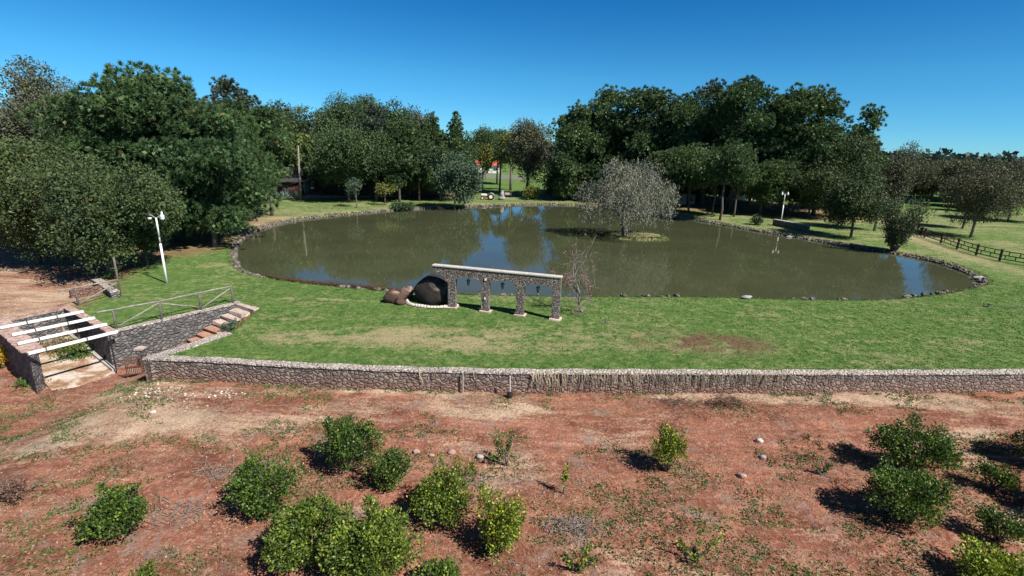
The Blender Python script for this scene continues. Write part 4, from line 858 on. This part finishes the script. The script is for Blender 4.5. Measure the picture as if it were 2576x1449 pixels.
# brick header rows on top (individual bricks proud of the coping)
m = MB(); rnd = random.Random(4)
for (a, b2, wv) in ((pLo, pLob, (pLi-pLo)), (pRo, pRob, (pRi-pRo)), (pLib, pRib, bn)):
    L = (b2-a).length; n = int(L/.13)
    for k in range(n):
        p = a+(b2-a)*((k+.5)/n); d = (b2-a).normalized(); c = p+wv*.5; an = math.atan2(d.y, d.x)
        m.box((c.x, c.y, PZ+.035+rnd.uniform(-.006, .01)), (.085, wv.length*rnd.uniform(.93, 1.05), .045), rz=an, jit=.004, rnd=rnd)
m.build('brick_header_row', M_brick, e, world=True)
BEAMS = [((0, 665), (905, 487)), ((130, 742), (1030, 555)), ((190, 838), (1160, 625)), ((305, 945), (1275, 705))]
for i, ((x0, y0), (x1, y1)) in enumerate(BEAMS):
    q = lambda x, y: g((x/2.898)*.6708, (1000+y/2.898)*.6708, PZ+.17)
    a, b2 = q(x0, y0), q(x1, y1)
    bm_ = MB().bar(a, b2, .15, .14).build('beam', M_white, e, world=True, bevel=.012)
    for tt in (.30, .66+.03*i): p = a.lerp(b2, tt-.04*i); MB().box((0, 0, 0), (.07, .165, .155), rz=math.atan2(b2.y-a.y, b2.x-a.x)).build('joint', M_timberd, bm_).matrix_basis = Matrix.Translation(e.matrix_basis.inverted() @ p)
    p = a.lerp(b2, .90); MB().tube([(p.x, p.y, -2.3), (p.x, p.y, PZ+.1)], .035, 6).build('post', M_black, e, world=True)
MB_ = MB(); Qf = [pLi+ldir*1.2+bdir*.05, pLib+bdir*.1-ldir*.0, pRib-bdir*.1, pRi+ldir*.9]; zf_ = [-2.20-.03, 0, 0, 0]
zf_ = [-2.19+.095*max(0, min(9, (q-pLi).dot(-ldir))) for q in Qf]; MB_.add([(q.x, q.y, -2.8) for q in Qf]+[(q.x, q.y, z) for q, z in zip(Qf, zf_)], [(3, 2, 1, 0), (4, 5, 6, 7), (0, 1, 5, 4), (1, 2, 6, 5), (2, 3, 7, 6), (3, 0, 4, 7)])
def floorm():
    m, nt, b = mat('broken_pale_concrete'); nz = noise(nt, .9, 6, .7, dist=.4); f = noise(nt, 6, 5, .7)
    c = ramp(nt, nz, [(.40, (.26, .13, .09)), (.47, (.36, .27, .17)), (.53, (.52, .42, .36)), (.75, (.62, .55, .50))]); c = mix(nt, .7, c, ramp(nt, f, [(.3, (.6, .6, .6)), (.7, (1.25, 1.25, 1.25))]), 'MULTIPLY')
    nt.links.new(c, b.inputs['Base Color']); return m
tag(MB_.build('enclosure_floor', floorm()), kind='structure')
# kerb at the foot of the right wall
m = MB(); n_ = Vector((ldir.y, -ldir.x, 0)); 
a, b2 = pRi-n_*.0, pRib; dv = (b2-a).normalized(); nn = Vector((-dv.y, dv.x, 0)); nn = nn if nn.dot(pLi-pRi) > 0 else -nn
m.add([(q.x, q.y, zq) for q, zq in ((a+nn*.02-dv*.5, -2.9), (b2+nn*.02, -2.9), (b2+nn*.22, -2.9), (a+nn*.22-dv*.5, -2.9), (a+nn*.02-dv*.5, -2.0), (b2+nn*.02, -1.42), (b2+nn*.22, -1.42), (a+nn*.22-dv*.5, -2.0))], [(3, 2, 1, 0), (4, 5, 6, 7), (0, 1, 5, 4), (1, 2, 6, 5), (2, 3, 7, 6), (3, 0, 4, 7)]); m.build('kerb', M_kerb, e, world=True)
# steps
e = empty('stone_steps', RE+Vector((0, 0, 0)), 'broken flight of stone slabs climbing between the walls to the lawn', 'steps'); rnd = random.Random(7)
ns = 9
for i in range(ns):
    s = AL+.10-i*.56; z = .0-i*.245; o0 = .06+.05*rnd.random(); wd = 1.75-.03*i+(.45 if i == 0 else 0)+rnd.uniform(-.15, .1); 
    c = A0+AD*s+AN*(o0+wd/2); an = math.atan2(AN.y, AN.x)
    MB().box((c.x, c.y, z-.09), (wd, .62, .19), rz=an+rnd.uniform(-.05, .05), jit=.05, rnd=rnd).build('step', M_slab if i < 4 else M_slabr, e, world=True, bevel=.02)
# gate and gate post
pg = g(346, 884, -.45)*1.0; pg.x -= .12; pg.y += .38; e = empty('gate_post', (pg.x, pg.y, -2), 'short rubble gate post standing before the steps', 'post'); 
gz = h1(pg.x, pg.y-.4)
MB().box((0, 0, .55), (.36, .36, 1.6)).build('shaft', M_pwall, e); MB().box((0, 0, 1.38), (.44, .44, .1)).build('cap', M_slab, e); e.location.z = gz
a = g(320, 946, -1.8); b2 = g(361, 939, -1.75); L = (b2-a).length; e = empty('rusty_gate', a, 'low rusty iron bar gate at the foot of the steps', 'gate', None, math.atan2(b2.y-a.y, b2.x-a.x)); Hh = 1.05
m = MB()
for z in (.08, .5, Hh): m.box((L/2, 0, z), (L, .04, .045))
for x in (0, L): m.box((x, 0, Hh/2+.02), (.05, .05, Hh+.1))
m.build('frame', M_rust, e); m = MB()
for k in range(1, 9): m.box((L*k/9, 0, Hh/2+.04), (.022, .022, Hh-.02))
m.build('bars', M_rust, e); m = MB(); m.box((L/2, .05, .3), (L*.95, .015, .42)); m.build('sheet', M_stone, e)
# low planter walls behind the left rail
Zs = .55
e = empty('low_brick_bed', g(220, 745), 'low reddish rubble bed wall with pale top behind the left rail fence', 'wall')
a, b2, c3 = g(180, 752), g(262, 738), g(303, 748); c4 = g(256, 716)
m = MB(); m.strip([a, b2], .3, -.2, .55); m.build('front_wall', masonry('red_rubble', [(.22, .12, .09), (.30, .17, .13), (.18, .12, .10)], (.08, .05, .04), 4, .06), e, world=True)
m = MB(); m.strip([c3, c4], .5, -.2, .42); m.build('side_wall', M_pwall, e, world=True); m = MB(); m.strip([c3, c4], .56, .425, .5, off=-.03); m.build('coping', M_cap, e, world=True)
# ================================================================ rail fences
def rail_fence(name, posts, h, label, rail_ext, diags, tall=None, rr=.055):
    e = empty(name, posts[0], label, 'fence', 'rustic timber rail fences')
    T = []
    for i, p in enumerate(posts):
        hh = tall[i] if tall else h; T.append(p+Vector((0, 0, h))); MB().tube([p+Vector((0, 0, -.3)), p+Vector((.02, 0, hh*.5)), p+Vector((0, 0, hh))], [rr*1.25, rr*1.1, rr*1.15], 8).build('post', M_timberd, e, True, world=True)
    Q = [T[0]-(T[1]-T[0]).normalized()*rail_ext]+T
    for i in range(len(Q)-1): MB().tube([Q[i]+Vector((0, 0, .03)), (Q[i]+Q[i+1])/2+Vector((0, 0, .05)), Q[i+1]+Vector((0, 0, .03))], rr*.85, 8).build('rail', M_timber, e, True, world=True)
    for a, ha, b_, hb in diags: 
        MB().tube([posts[a]+(posts[b_]-posts[a]).normalized()*.12+Vector((0, 0, ha)), posts[b_]-(posts[b_]-posts[a]).normalized()*.05+Vector((0, 0, hb))], rr*.8, 8).build('brace', M_timber, e, True, world=True)
pf = [g(292, 827, .07), g(407, 803.7, .07), g(505.5, 779.7, .07), g(586, 761.5, .07)]
rail_fence('rail_fence', pf, 1.12, 'grey timber rail fence with diagonal braces on the wall above the steps', .75, [(0, .12, 1, 1.05), (1, 1.0, 2, .2), (2, .15, 3, 1.05)])
pf = [g(197, 768), g(303, 745)]
rail_fence('rail_fence', pf, 1.15, 'short grey rail fence with one brace and a tall end post behind the enclosure', .9, [(0, .12, 1, 1.0)], tall=[1.15, 2.75])
# dark timber ranch fence on the right
FP = [(2292, 560), (2300, 570), (2308, 580), (2316, 590), (2325, 598), (2366, 612), (2407, 627), (2455, 642), (2514, 656), (2580, 668), (2650, 678)]
pts = [g(*p) for p in FP]; pts = [g(2292, 560)+Vector((8, 24, 0)), g(2292, 560)+Vector((4, 12, 0))]+pts
pts = [Vector((p.x, p.y, h1(p.x, p.y))) for p in pts]
e = empty('ranch_fence', pts[4], 'dark brown timber ranch fence between the bank and the orchard', 'fence'); rnd = random.Random(3)
for i, p in enumerate(pts):
    MB().box(p+Vector((0, 0, .62)), (.17, .17, 1.5)).build('post', M_fence, e, world=True)
    if i+1 < len(pts):
        q = pts[i+1]
        for z in (.28, .72, 1.18): MB().bar(p+Vector((0, 0, z)), q+Vector((0, 0, z)), .07, .09).build('rail', M_fence, e, world=True)
        for (t, z) in ((.3, .95), (.72, .95), (.18, .5), (.58, .5)): MB().box(p.lerp(q, t)+Vector((0, 0, z)), (.07, .07, .46)).build('spacer', M_fence, e, world=True)
# ================================================================ arcade
a = g(1138, 773); b2 = g(1397, 803); d = (b2-a); L = d.length; d.normalize(); ang = math.atan2(d.y, d.x)
e = empty('stone_arcade', a, 'freestanding rubble stone arcade of four pillars and three arches by the pond', 'arcade', None, ang)
hw = .26; dep = .36; ht = 2.86; sp = L/3; out = [(-hw, -.1), (-hw, 1.9)]
for k in range(7): t = k/6; out.append((-hw-1.1*t, 1.9+.62*math.sin(t*math.pi/2)))
out += [(-hw-1.12, ht), (L+hw, ht), (L+hw, -.1), (L-hw, -.1)]
for j in (2, 1, 0):
    x1 = j*sp+sp-hw; x0 = j*sp+hw; n = 14
    for k in range(n+1):
        t = math.pi*k/n; out.append(((x0+x1)/2+(x1-x0)/2*math.cos(t), 1.88+.44*math.sin(t)**.8))
    out += [(x0, -.1)]+([(x0-2*hw, -.1)] if j else [])
V = [(x, -dep/2, z) for x, z in out]+[(x, dep/2, z) for x, z in out]; n = len(out)
m = MB(); m.add(V, [tuple(range(n))[::-1], tuple(range(n, 2*n))]+[(i, (i+1) % n, n+(i+1) % n, n+i) for i in range(n)])
m.build('arcade_masonry', M_arch, e)
MB().box(((L-1.12)/2, 0, ht+.055), (L+2*hw+1.12+.08, dep+.10, .10)).build('coping', M_archcap, e, bevel=.015)
for j in range(4): MB().box((j*sp, 0, .03), (.78, .66, .10), jit=.03).build('plinth', M_plinth, e, bevel=.02)
MB().box((sp+.02, -dep/2-.025, 2.28), (.11, .05, .14)).build('junction_box', M_white, e); MB().box((sp+.0, -dep/2-.025, .95), (.10, .05, .14)).build('socket', M_white, e)
for j in range(3):
    x = (j+.5)*sp-.05; p = a+d*x; l = empty('hanging_lantern', (p.x, p.y, 2.28), 'black iron lantern hanging in the '+('left', 'middle', 'right')[j]+' arch of the arcade', 'lantern', 'lanterns in the arches')
    m = MB(); m.tube([(0, 0, .03), (0, 0, -.14)], .012, 6); m.build('chain', M_black, l); m = MB(); m.tube([(0, 0, -.14), (0, 0, -.20), (0, 0, -.26)], [.03, .12, .14], 8); m.build('hood', M_black, l)
    m = MB(); m.tube([(0, 0, -.262), (0, 0, -.48)], [.11, .085], 8); m.build('glass', M_dglass, l); m = MB(); m.tube([(0, 0, -.48), (0, 0, -.53), (0, 0, -.62)], [.10, .06, .015], 8); m.build('finial', M_black, l)
# boulders
def rock(name, px, py, r, label, mt, seed, rz=0, zc=.75, n=3, group=None, amp=.16, back=0):
    b = gt(px, py); b.y += back; e = MB().rock((0, 0, 0), r, seed, n, rz, amp).build(name, mt, None, True); e.location = (b.x, b.y, b.z+r[2]*zc); return tag(e, label, 'boulder', group)
rock('boulder', 1090, 768, (1.42, 1.1, 1.16), 'huge rounded dark boulder leaning on the left pillar of the arcade', M_boulder, 2, -.15, .72, 4, amp=.10, back=.9)
rock('boulder', 990, 764, (.66, .55, .55), 'brown boulder at the left end of the group', M_boulder2, 4, .3, .72, 3, 'small boulders beside the huge one', .3, .4)
rock('boulder', 1019, 756, (.58, .5, .52), 'lighter angular boulder between the brown one and the huge one', M_boulder2, 9, .8, .72, 3, 'small boulders beside the huge one', .3, .5)
rock('boulder', 1005, 768, (.40, .3, .34), 'smallest brown boulder at the front of the group', M_boulder2, 12, .2, .6, 3, 'small boulders beside the huge one', .3, .2)
c = gt(1090, 768); c.y += .9; n = 22; base_ = None
for k in range(n):
    t = math.radians(190+138*k/(n-1)); px = c.x+2.0*math.cos(t); py = c.y+1.55*math.sin(t)
    if base_ is None: base_ = MB().rock((0, 0, 0), (.15, .11, .12), 3, 2).build('edging_stone', M_edge, None, True); o = base_
    else: o = base_.copy(); C.objects.link(o)
    o.location = (px, py, h1(px, py)+.07); o.rotation_euler = (0, 0, t+1.57+.3*math.sin(k*5)); o.scale = (1+.2*math.sin(k*3), 1, 1+.2*math.cos(k*7)); tag(o, 'whitewashed cobble in the curved border in front of the huge boulder', 'stone', 'cobbles edging the boulder bed')
m = MB(); V = []; 
for k in range(25):
    t = math.radians(188+144*k/24)
    for rr in (1.85, 2.18): V.append((c.x+rr*math.cos(t), c.y+rr*.78*math.sin(t), 0.035))
o = MB().add(V, [(2*k, 2*k+1, 2*k+3, 2*k+2) for k in range(24)]).build('border_mortar', M_plinth); tag(o, 'curved mortar strip under the whitewashed cobbles', 'border')
# ================================================================ pond rim
rnd = random.Random(11); m = MB(); n = len(POND); tot = 0; m2 = MB()
cx = sum(POND, Vector())/n; 
for i in range(n):
    a, b2 = POND[i], POND[(i+1) % n]; L = (b2-a).length; d = (b2-a).normalized(); nn = Vector((-d.y, d.x, 0))
    if nn.dot(a-cx) < 0: nn = -nn
    near = a.y < 46 and a.x > -21 and a.x < 41; k = 0
    st = .42 if not near else .9
    s = rnd.random()*st
    while s < L:
        p = a+d*s; s += st*rnd.uniform(.7, 1.3)
        if near:
            if p.y < 47 and math.sin(p.x*.55+1.3)+.6*math.sin(p.x*1.7) < .15: continue
            q = p+nn*rnd.uniform(0, .3); o = MB().rock((0, 0, 0), (rnd.uniform(.18, .42), rnd.uniform(.14, .25), rnd.uniform(.10, .2)), rnd.random()*50, 2, rnd.uniform(0, 3)).build('shore_stone', M_rim, None, True); o.location = (q.x, q.y, WZ+.16+rnd.uniform(0, .1)); tag(o, 'small rough grey stone half buried in the grassy pond shore', 'stone', 'stones along the grassy shore')
        else:
            for (o_, zz, f) in ((.10, .05, .8), (.38, .17, .75)):
                q = p+nn*(o_+rnd.uniform(-.1, .1)); m.rock((q.x, q.y, WZ+zz+rnd.uniform(-.05, .06)), (f*rnd.uniform(.24, .42), f*rnd.uniform(.2, .34), rnd.uniform(.14, .24)), rnd.random()*50, 1, rnd.uniform(0, 3))
m.build('x', None); o = C.objects['x']; o.name = 'pond_edging'; o.data.materials.append(M_rim); tag(o, 'rough rubble stone edging built round the whole pond', 'edging')
for (px, py, r, lb) in ((2462, 703, .55, 'pale flat stone heap at the right tip of the pond'), (1875, 752, .38, 'dark flat stone lying alone on the near water edge'), (1985, 598, .5, 'pale driftwood-like stone on the right water edge')):
    o = MB().rock((0, 0, 0), (r, r*.5, r*.35), r*9, 3).rock((r*.9, .2, 0), (r*.6, r*.4, r*.25), r*5, 2).build('shore_stone', M_greystone, None, True); q = gt(px, py); o.location = (q.x, q.y, q.z+.15); tag(o, lb, 'stone')
# floating scum along the near left edge
rng = np.random.default_rng(9); Pn = []
i0 = [p for p in POND if p.y < 44 and -22 < p.x < -3]
for p in i0:
    for _ in range(900):
        w_ = .55*math.exp(-((p.x+13)/7.5)**2)+.15; q = (p.x+rng.normal()*.5, p.y+abs(rng.normal())*w_+.0)
        Pn.append((q[0], q[1], WZ+.006))
Pn = np.array(Pn); keep = inpoly(Pn[:, 0], Pn[:, 1], POND); Pn = Pn[keep]; A = unit(rng.normal(size=Pn.shape)*[1, 1, .0]+1e-6); s_ = np.stack([-A[:, 1], A[:, 0], A[:, 2]*0], 1); Lq = rng.uniform(.06, .16, (len(Pn), 1))
V = np.stack([Pn, Pn+A*Lq*.5+s_*Lq*.4, Pn+A*Lq, Pn+A*Lq*.5-s_*Lq*.4], 1).reshape(-1, 3)
tag(link('fallen_leaves', npmesh('fallen_leaves', V, np.arange(len(V)).reshape(-1, 4)), leafm('floating_dead_leaves', (.075, .04, .03), (.14, .075, .055), None, trans=0)), 'dark red-brown leaf litter floating along the near left shore', 'leaves', kind='stuff')
rng = np.random.default_rng(19); n = 900; Pn = np.stack([rng.uniform(-26, 44, n), rng.uniform(39, 70, n), np.full(n, WZ+.006)], 1); Pn = Pn[inpoly(Pn[:, 0], Pn[:, 1], POND)]; A = unit(rng.normal(size=Pn.shape)*[1, 1, 0]+1e-6); s_ = np.stack([-A[:, 1], A[:, 0], A[:, 2]*0], 1); Lq = rng.uniform(.05, .13, (len(Pn), 1))
V = np.stack([Pn, Pn+A*Lq*.5+s_*Lq*.4, Pn+A*Lq, Pn+A*Lq*.5-s_*Lq*.4], 1).reshape(-1, 3)
tag(link('floating_leaves', npmesh('floating_leaves', V, np.arange(len(V)).reshape(-1, 4)), L_straw), 'scattered pale leaves drifting on the open water', 'leaves', kind='stuff')
# ================================================================ small things
b = gt(1283, 1000); tp = g(1283, 948, .1); e = empty('shovel', b, 'long-handled round shovel leaning against the retaining wall', 'shovel'); tl = tp-b
MB().tube([(0, 0, .12), tuple(tl*1.04)], .036, 8).build('handle', M_archcap, e); m = MB(); m.tube([tuple(tl*.02), tuple(tl*.22)], .026, 8)
m.tube([(0, -.06, -.02), (0, -.03, .10), (0, .02, .26), (0, .04, .33)], [.04, .15, .15, .04], 10); m.build('blade', M_black, e)
b = g(1165, 940); e = MB().tube([(0, 0, -1.1), (0, 0, .02)], .03, 8).build('drain_pipe', M_kerb); e.location = (b.x, b.y-.06, 0); tag(e, 'thin grey pipe running down the retaining wall left of the shovel', 'pipe')
b = gt(1523, 812); m = MB(); m.tube([(0, 0, -.1), (.02, 0, .2), (.06, 0, .42)], [.06, .05, .03], 8); m.tube([(0, 0, .03), (-.28, .02, .06)], [.03, .015], 6); e = m.build('dead_stump', M_barkp); e.location = b; tag(e, 'small dead stump sticking out of the lawn right of the arcade', 'stump')
b = gt(2492, 772); m = MB(); m.tube([(-.55, .0, .08), (-.2, -.05, .1), (.15, .25, .12), (.1, .45, .1), (-.15, .5, .1)], .055, 6); m.tube([(.15, .25, .06), (.9, .1, .05), (2, -.05, .04), (3.2, -.2, .04), (5.5, -.5, .04)], .022, 6); e = m.build('garden_hose', M_black); e.location = b; tag(e, 'dark hose with coiled end lying on the lawn at the right', 'hose')
b = gt(2500, 770); b3 = gt(2575, 742)
for (px, py, r, lb, mt) in ((1910, 1112, .17, 'pale round stone casting a shadow on the soil right of centre', M_peb), (1918, 1152, .14, 'small grey stone below the pale round stone', M_greystone), (1137, 1140, .16, 'brown stone above the full round citrus bush', M_stone), (1048, 1140, .15, 'brown stone behind the small round citrus bush', M_stone), (1207, 1152, .16, 'grey stone left of the forked sapling', M_greystone), (1085, 1148, .11, 'small brown stone between two larger brown stones', M_stone), (1865, 1200, .16, 'reddish elongated stone in the open soil right of centre', M_stone), (385, 1040, .14, 'pale chip of rock near the pale rubble patch', M_peb)):
    o = MB().rock((0, 0, 0), (r, r*.8, r*.7), px*.1, 3).build('field_stone', mt, None, True); q = gt(px, py); o.location = (q.x, q.y, q.z+r*.35); tag(o, lb, 'stone')
# pale limestone chips near the wall's left end
def scatter(name, spots, mt, label, cat, seed, size=(.03, .09), flat=.5):
    rnd = random.Random(seed); m = MB()
    for (px, py, rx, ry, n) in spots:
        c = gt(px, py)
        for _ in range(n):
            x = c.x+rnd.gauss(0, rx); y = c.y+rnd.gauss(0, ry); z = h1(x, y) if rnd.random() < .3 or n < 30 else None
            m_ = (x, y); r = rnd.uniform(*size); SP.append((m, x, y, r, flat, rnd.random()*40))
    return m, name, mt, label, cat
SP = []
jobs = [scatter('limestone_chips', ((395, 985, .7, .3, 55), (575, 988, .5, .2, 30), (440, 1010, 1.2, .5, 20)), M_peb, 'pale limestone chips strewn on the soil before the wall corner', 'chips', 5),
        scatter('pebbles', ((900, 1250, 7, 3.0, 420), (1900, 1200, 7, 3, 300), (300, 1300, 4, 2, 240), (1300, 1120, 6, 2.5, 260)), M_stone, 'small reddish pebbles scattered over the orchard soil', 'pebbles', 6, (.02, .05), .6)]
zz = hz(np.array([s[1] for s in SP]), np.array([s[2] for s in SP]))
for s, z in zip(SP, zz): s[0].rock((s[1], s[2], z+s[3]*.2), (s[3], s[3]*.8, s[3]*s[4]), s[5], 1, s[5])
for m, nme, mt, lb, ct in jobs: tag(m.build(nme, mt, None, True), lb, ct, kind='stuff')
# dead brush pile by the wall, twigs on the soil
def brush(px, py, rx, ry, h, n, mt, label, name, seed, parent=None):
    b = gt(px, py); rng = np.random.default_rng(seed); m = MB()
    for _ in range(n):
        p = np.array([rng.normal()*rx*.5, rng.normal()*ry*.5, abs(rng.normal())*h*.4]); d = unit(rng.normal(size=(1, 3))*[1, 1, .35])[0]*rng.uniform(.15, .5)
        m.tube([p, p+d*.5+rng.normal(size=3)*.04, p+d], [.012, .009, .005], 4)
    o = m.build(name, mt); o.location = b; return o
tag(brush(1825, 1018, .9, .35, .5, 420, L_fallen, '', 'dead_brush', 3), 'red-brown heap of dead brush against the retaining wall', 'brush', kind='stuff')
tag(brush(1700, 1012, 1.5, .3, .2, 160, L_fallen, '', 'dead_brush', 4), 'thin trail of dry brush left of the red-brown heap', 'brush', kind='stuff')
tag(brush(1440, 1330, 1.0, .5, .3, 200, M_twig, '', 'twig_pile', 5), 'grey twig pile right of the bright yellow-green bush', 'twigs', kind='stuff')
tag(brush(450, 1290, 1.1, .7, .2, 130, M_twig, '', 'twig_pile', 6), 'loose grey twigs right of the lone dark bush', 'twigs', kind='stuff')
tag(brush(560, 1190, 1.2, .6, .15, 90, M_twig, '', 'twig_pile', 7), 'thin fallen branches above and left of the double clump', 'twigs', kind='stuff')
# hanging dry roots on the wall
rng = np.random.default_rng(12); m = MB(); wl_ = [WALL[0]]+WALL
def wallpt(px):
    for i in range(len(WALL)-1):
        a, b2 = WALL[i], WALL[i+1]
        q = g(px, 943)
        if a.x <= q.x <= b2.x: t = (q.x-a.x)/(b2.x-a.x); return a.lerp(b2, t)
for _ in range(270):
    px = rng.uniform(1330, 2000) if rng.random() < .8 else rng.uniform(1030, 2300); p = wallpt(px); x, y = p.x, p.y-.07; L = rng.uniform(.25, 1.0)*(1.0 if px < 2000 else .6); P = []; xx = x
    for k in range(6): P.append((xx, y-rng.uniform(0, .04)-(.03 if k else 0), .09-L*k/5)); xx += rng.normal()*.035
    m.tube(P, [.017, .015, .013, .012, .010, .006], 4)
tag(m.build('hanging_roots', L_root), 'pale dry roots and creepers hanging down the middle of the retaining wall', 'creeper', kind='stuff')
# ================================================================ ground cover
def blades(name, x, y, L, wd, rng, mt, spread, per, label, cat, mask=False, lay=.0):
    z = hz(x, y); n = len(x); P = np.repeat(np.stack([x, y, z], 1), per, 0); P[:, :2] += rng.normal(size=(n*per, 2))*spread
    A = unit(rng.normal(size=(n*per, 3))*[1, 1, .4]+np.array([0, 0, .9-lay])); A[:, 2] = np.abs(A[:, 2])
    V, F = leafquads(P, A, L*rng.uniform(.6, 1.3, n*per), wd, rng); me = npmesh(name, V, F)
    o = link(name, me, mt)
    if mask:
        m0 = masks(P[:, 0], P[:, 1]); at = me.attributes.new('mask', 'FLOAT_COLOR', 'POINT'); at.data.foreach_set('color', np.repeat(m0, 4, 0).ravel())
    return tag(o, label, cat, kind='stuff')
rng = np.random.default_rng(4); n = 60000; x = rng.uniform(-22, 60, n); y = 24+rng.random(n)**1.3*24; k = inpoly(x, y, TERR) & ~inpoly(x, y, POND) & (segd(x, y, POND) > .25) & (segd(x, y, WALL, False) > .6) & (segd(x, y, [A0, RE], False) > .6); x, y = x[k], y[k]
k = inpoly(x, y+.0, TERR); blades('lawn_grass', x, y, .085, .04, rng, M_ground, .10, 3, 'short patchy lawn grass between the wall and the pond', 'grass', True, .6)
x = []; y = []
for i in range(len(WALL)-2):
    a, b2 = WALL[i], WALL[i+1]; L_ = (b2-a).length
    for _ in range(int(L_*16)):
        t = rng.random(); q = a.lerp(b2, t)
        if vn(np.array([q.x*1.3]), np.array([3.]), 5)[0] > .42: x.append(q.x); y.append(q.y+.50-abs(rng.normal())*.10)
        if vn(np.array([q.x*.9]), np.array([8.]), 6)[0] > .55: x.append(q.x); y.append(q.y-.08-abs(rng.normal())*.12)
blades('wall_grass', np.array(x), np.array(y), .15, .03, rng, L_weed, .05, 5, 'ragged grass and weeds along the top and the foot of the retaining wall', 'grass')
# tufts overhanging the near shore and wall top
x = []; y = []
for i in range(n0 := len(POND)):
    a, b2 = POND[i], POND[(i+1) % n0]
    for _ in range(int((b2-a).length*9)): t = rng.random(); p = a.lerp(b2, t); d = (p-cx).normalized()*rng.uniform(.2, .9); x.append(p.x+d.x); y.append(p.y+d.y)
blades('shore_grass', np.array(x), np.array(y), .17, .05, rng, L_weed, .07, 5, 'longer grass tufts fringing the water edge', 'grass')
# island planting
t = rng.uniform(0, 6.28, 900); q = rng.uniform(.7, 1.0, 900); x = ISL_C.x+np.cos(t)*5.0*q; y = ISL_C.y+np.sin(t)*3.2*q
blades('island_grass', x, y, .24, .07, rng, L_weed, .1, 4, 'rough green grass round the edge of the small island', 'grass')
# weeds on the soil
n = 30000; x = rng.uniform(-30, 34, n); y = rng.uniform(9, 25, n); f = fbm(x*.55, y*.8, 61)+.35*(fbm(x*2.2, y*2.2, 71)-.5)
extra = .16*gauss(x, y, 1900, 1330, 5, 2.2, -1.1)+.16*gauss(x, y, 150, 1050, 4, .9, -1.1)+.10*gauss(x, y, 1450, 1300, 3, 2, -1.1)+.12*gauss(x, y, 600, 1120, 4, .6, -1.1)-.2*gauss(x, y, 1150, 1060, 9, 1., -1.1)-.25*gauss(x, y, 2050, 1070, 13, .8, -1.1)
k = (f+extra > .57) & ~inpoly(x, y, TERR); x, y = x[k], y[k]
blades('weeds', x, y, .10, .05, rng, L_weed, .10, 6, 'low green weeds dotted in patches over the red soil', 'weeds', False, .3)
n = 34000; x = rng.uniform(-30, 34, n); y = rng.uniform(9, 24.5, n); f = fbm(x*.4, y*.9, 81); k = (f > .44) & ((np.abs(y-19.9-.03*x) > 1.5) | (rng.random(n) < .2)) & ~inpoly(x, y, TERR); x, y = x[k], y[k]
blades('dry_straw', x, y, .13, .018, rng, L_straw, .14, 5, 'dead pale straw and twigs littering the red soil', 'straw', False, .8)
# greenery in the enclosure and on the steps
for (px, py, z, r, n, lb, nm, mt) in ((192, 893, -1.85, .8, 260, 'green weed clump growing inside the enclosure', 'weed_clump', L_weed), (140, 868, -1.6, 1.0, 300, 'brownish dry weeds at the back of the enclosure', 'weed_clump', L_straw), (176, 872, -1.6, .8, 240, 'yellow-green weeds along the back wall of the enclosure', 'weed_clump', L_yel), (530, 778, -.5, .45, 160, 'green plant growing out of the wall beside the top steps', 'weed_clump', L_weed), (505, 800, -1., .4, 120, 'small plant on the steps below the wall plant', 'weed_clump', L_weed), (590, 800, -.1, .7, 240, 'blue-green creeper beside the right end of the top steps', 'weed_clump', L_blue), (275, 700, 0, .5, 150, 'leafy weed at the foot of the leftmost walnut trunk', 'weed_clump', L_weed), (75, 965, -2.1, .6, 120, 'low weeds at the foot of the left enclosure wall', 'weed_clump', L_weed)):
    p = g(px, py, z); q = rng.normal(size=(n, 2))*r*.5; P = np.repeat(np.stack([q[:, 0], q[:, 1], np.abs(rng.normal(size=n))*.14], 1), 5, 0)+rng.normal(size=(n*5, 3))*.06
    V, F = leafquads(P, unit(rng.normal(size=P.shape)+[0, 0, .6]), .14, .07, rng); o = link(nm, npmesh(nm, V, F), mt); o.location = (p.x, p.y, h1(p.x, p.y) if z > -.2 or z < -2 else z-.05); tag(o, lb, 'weeds')
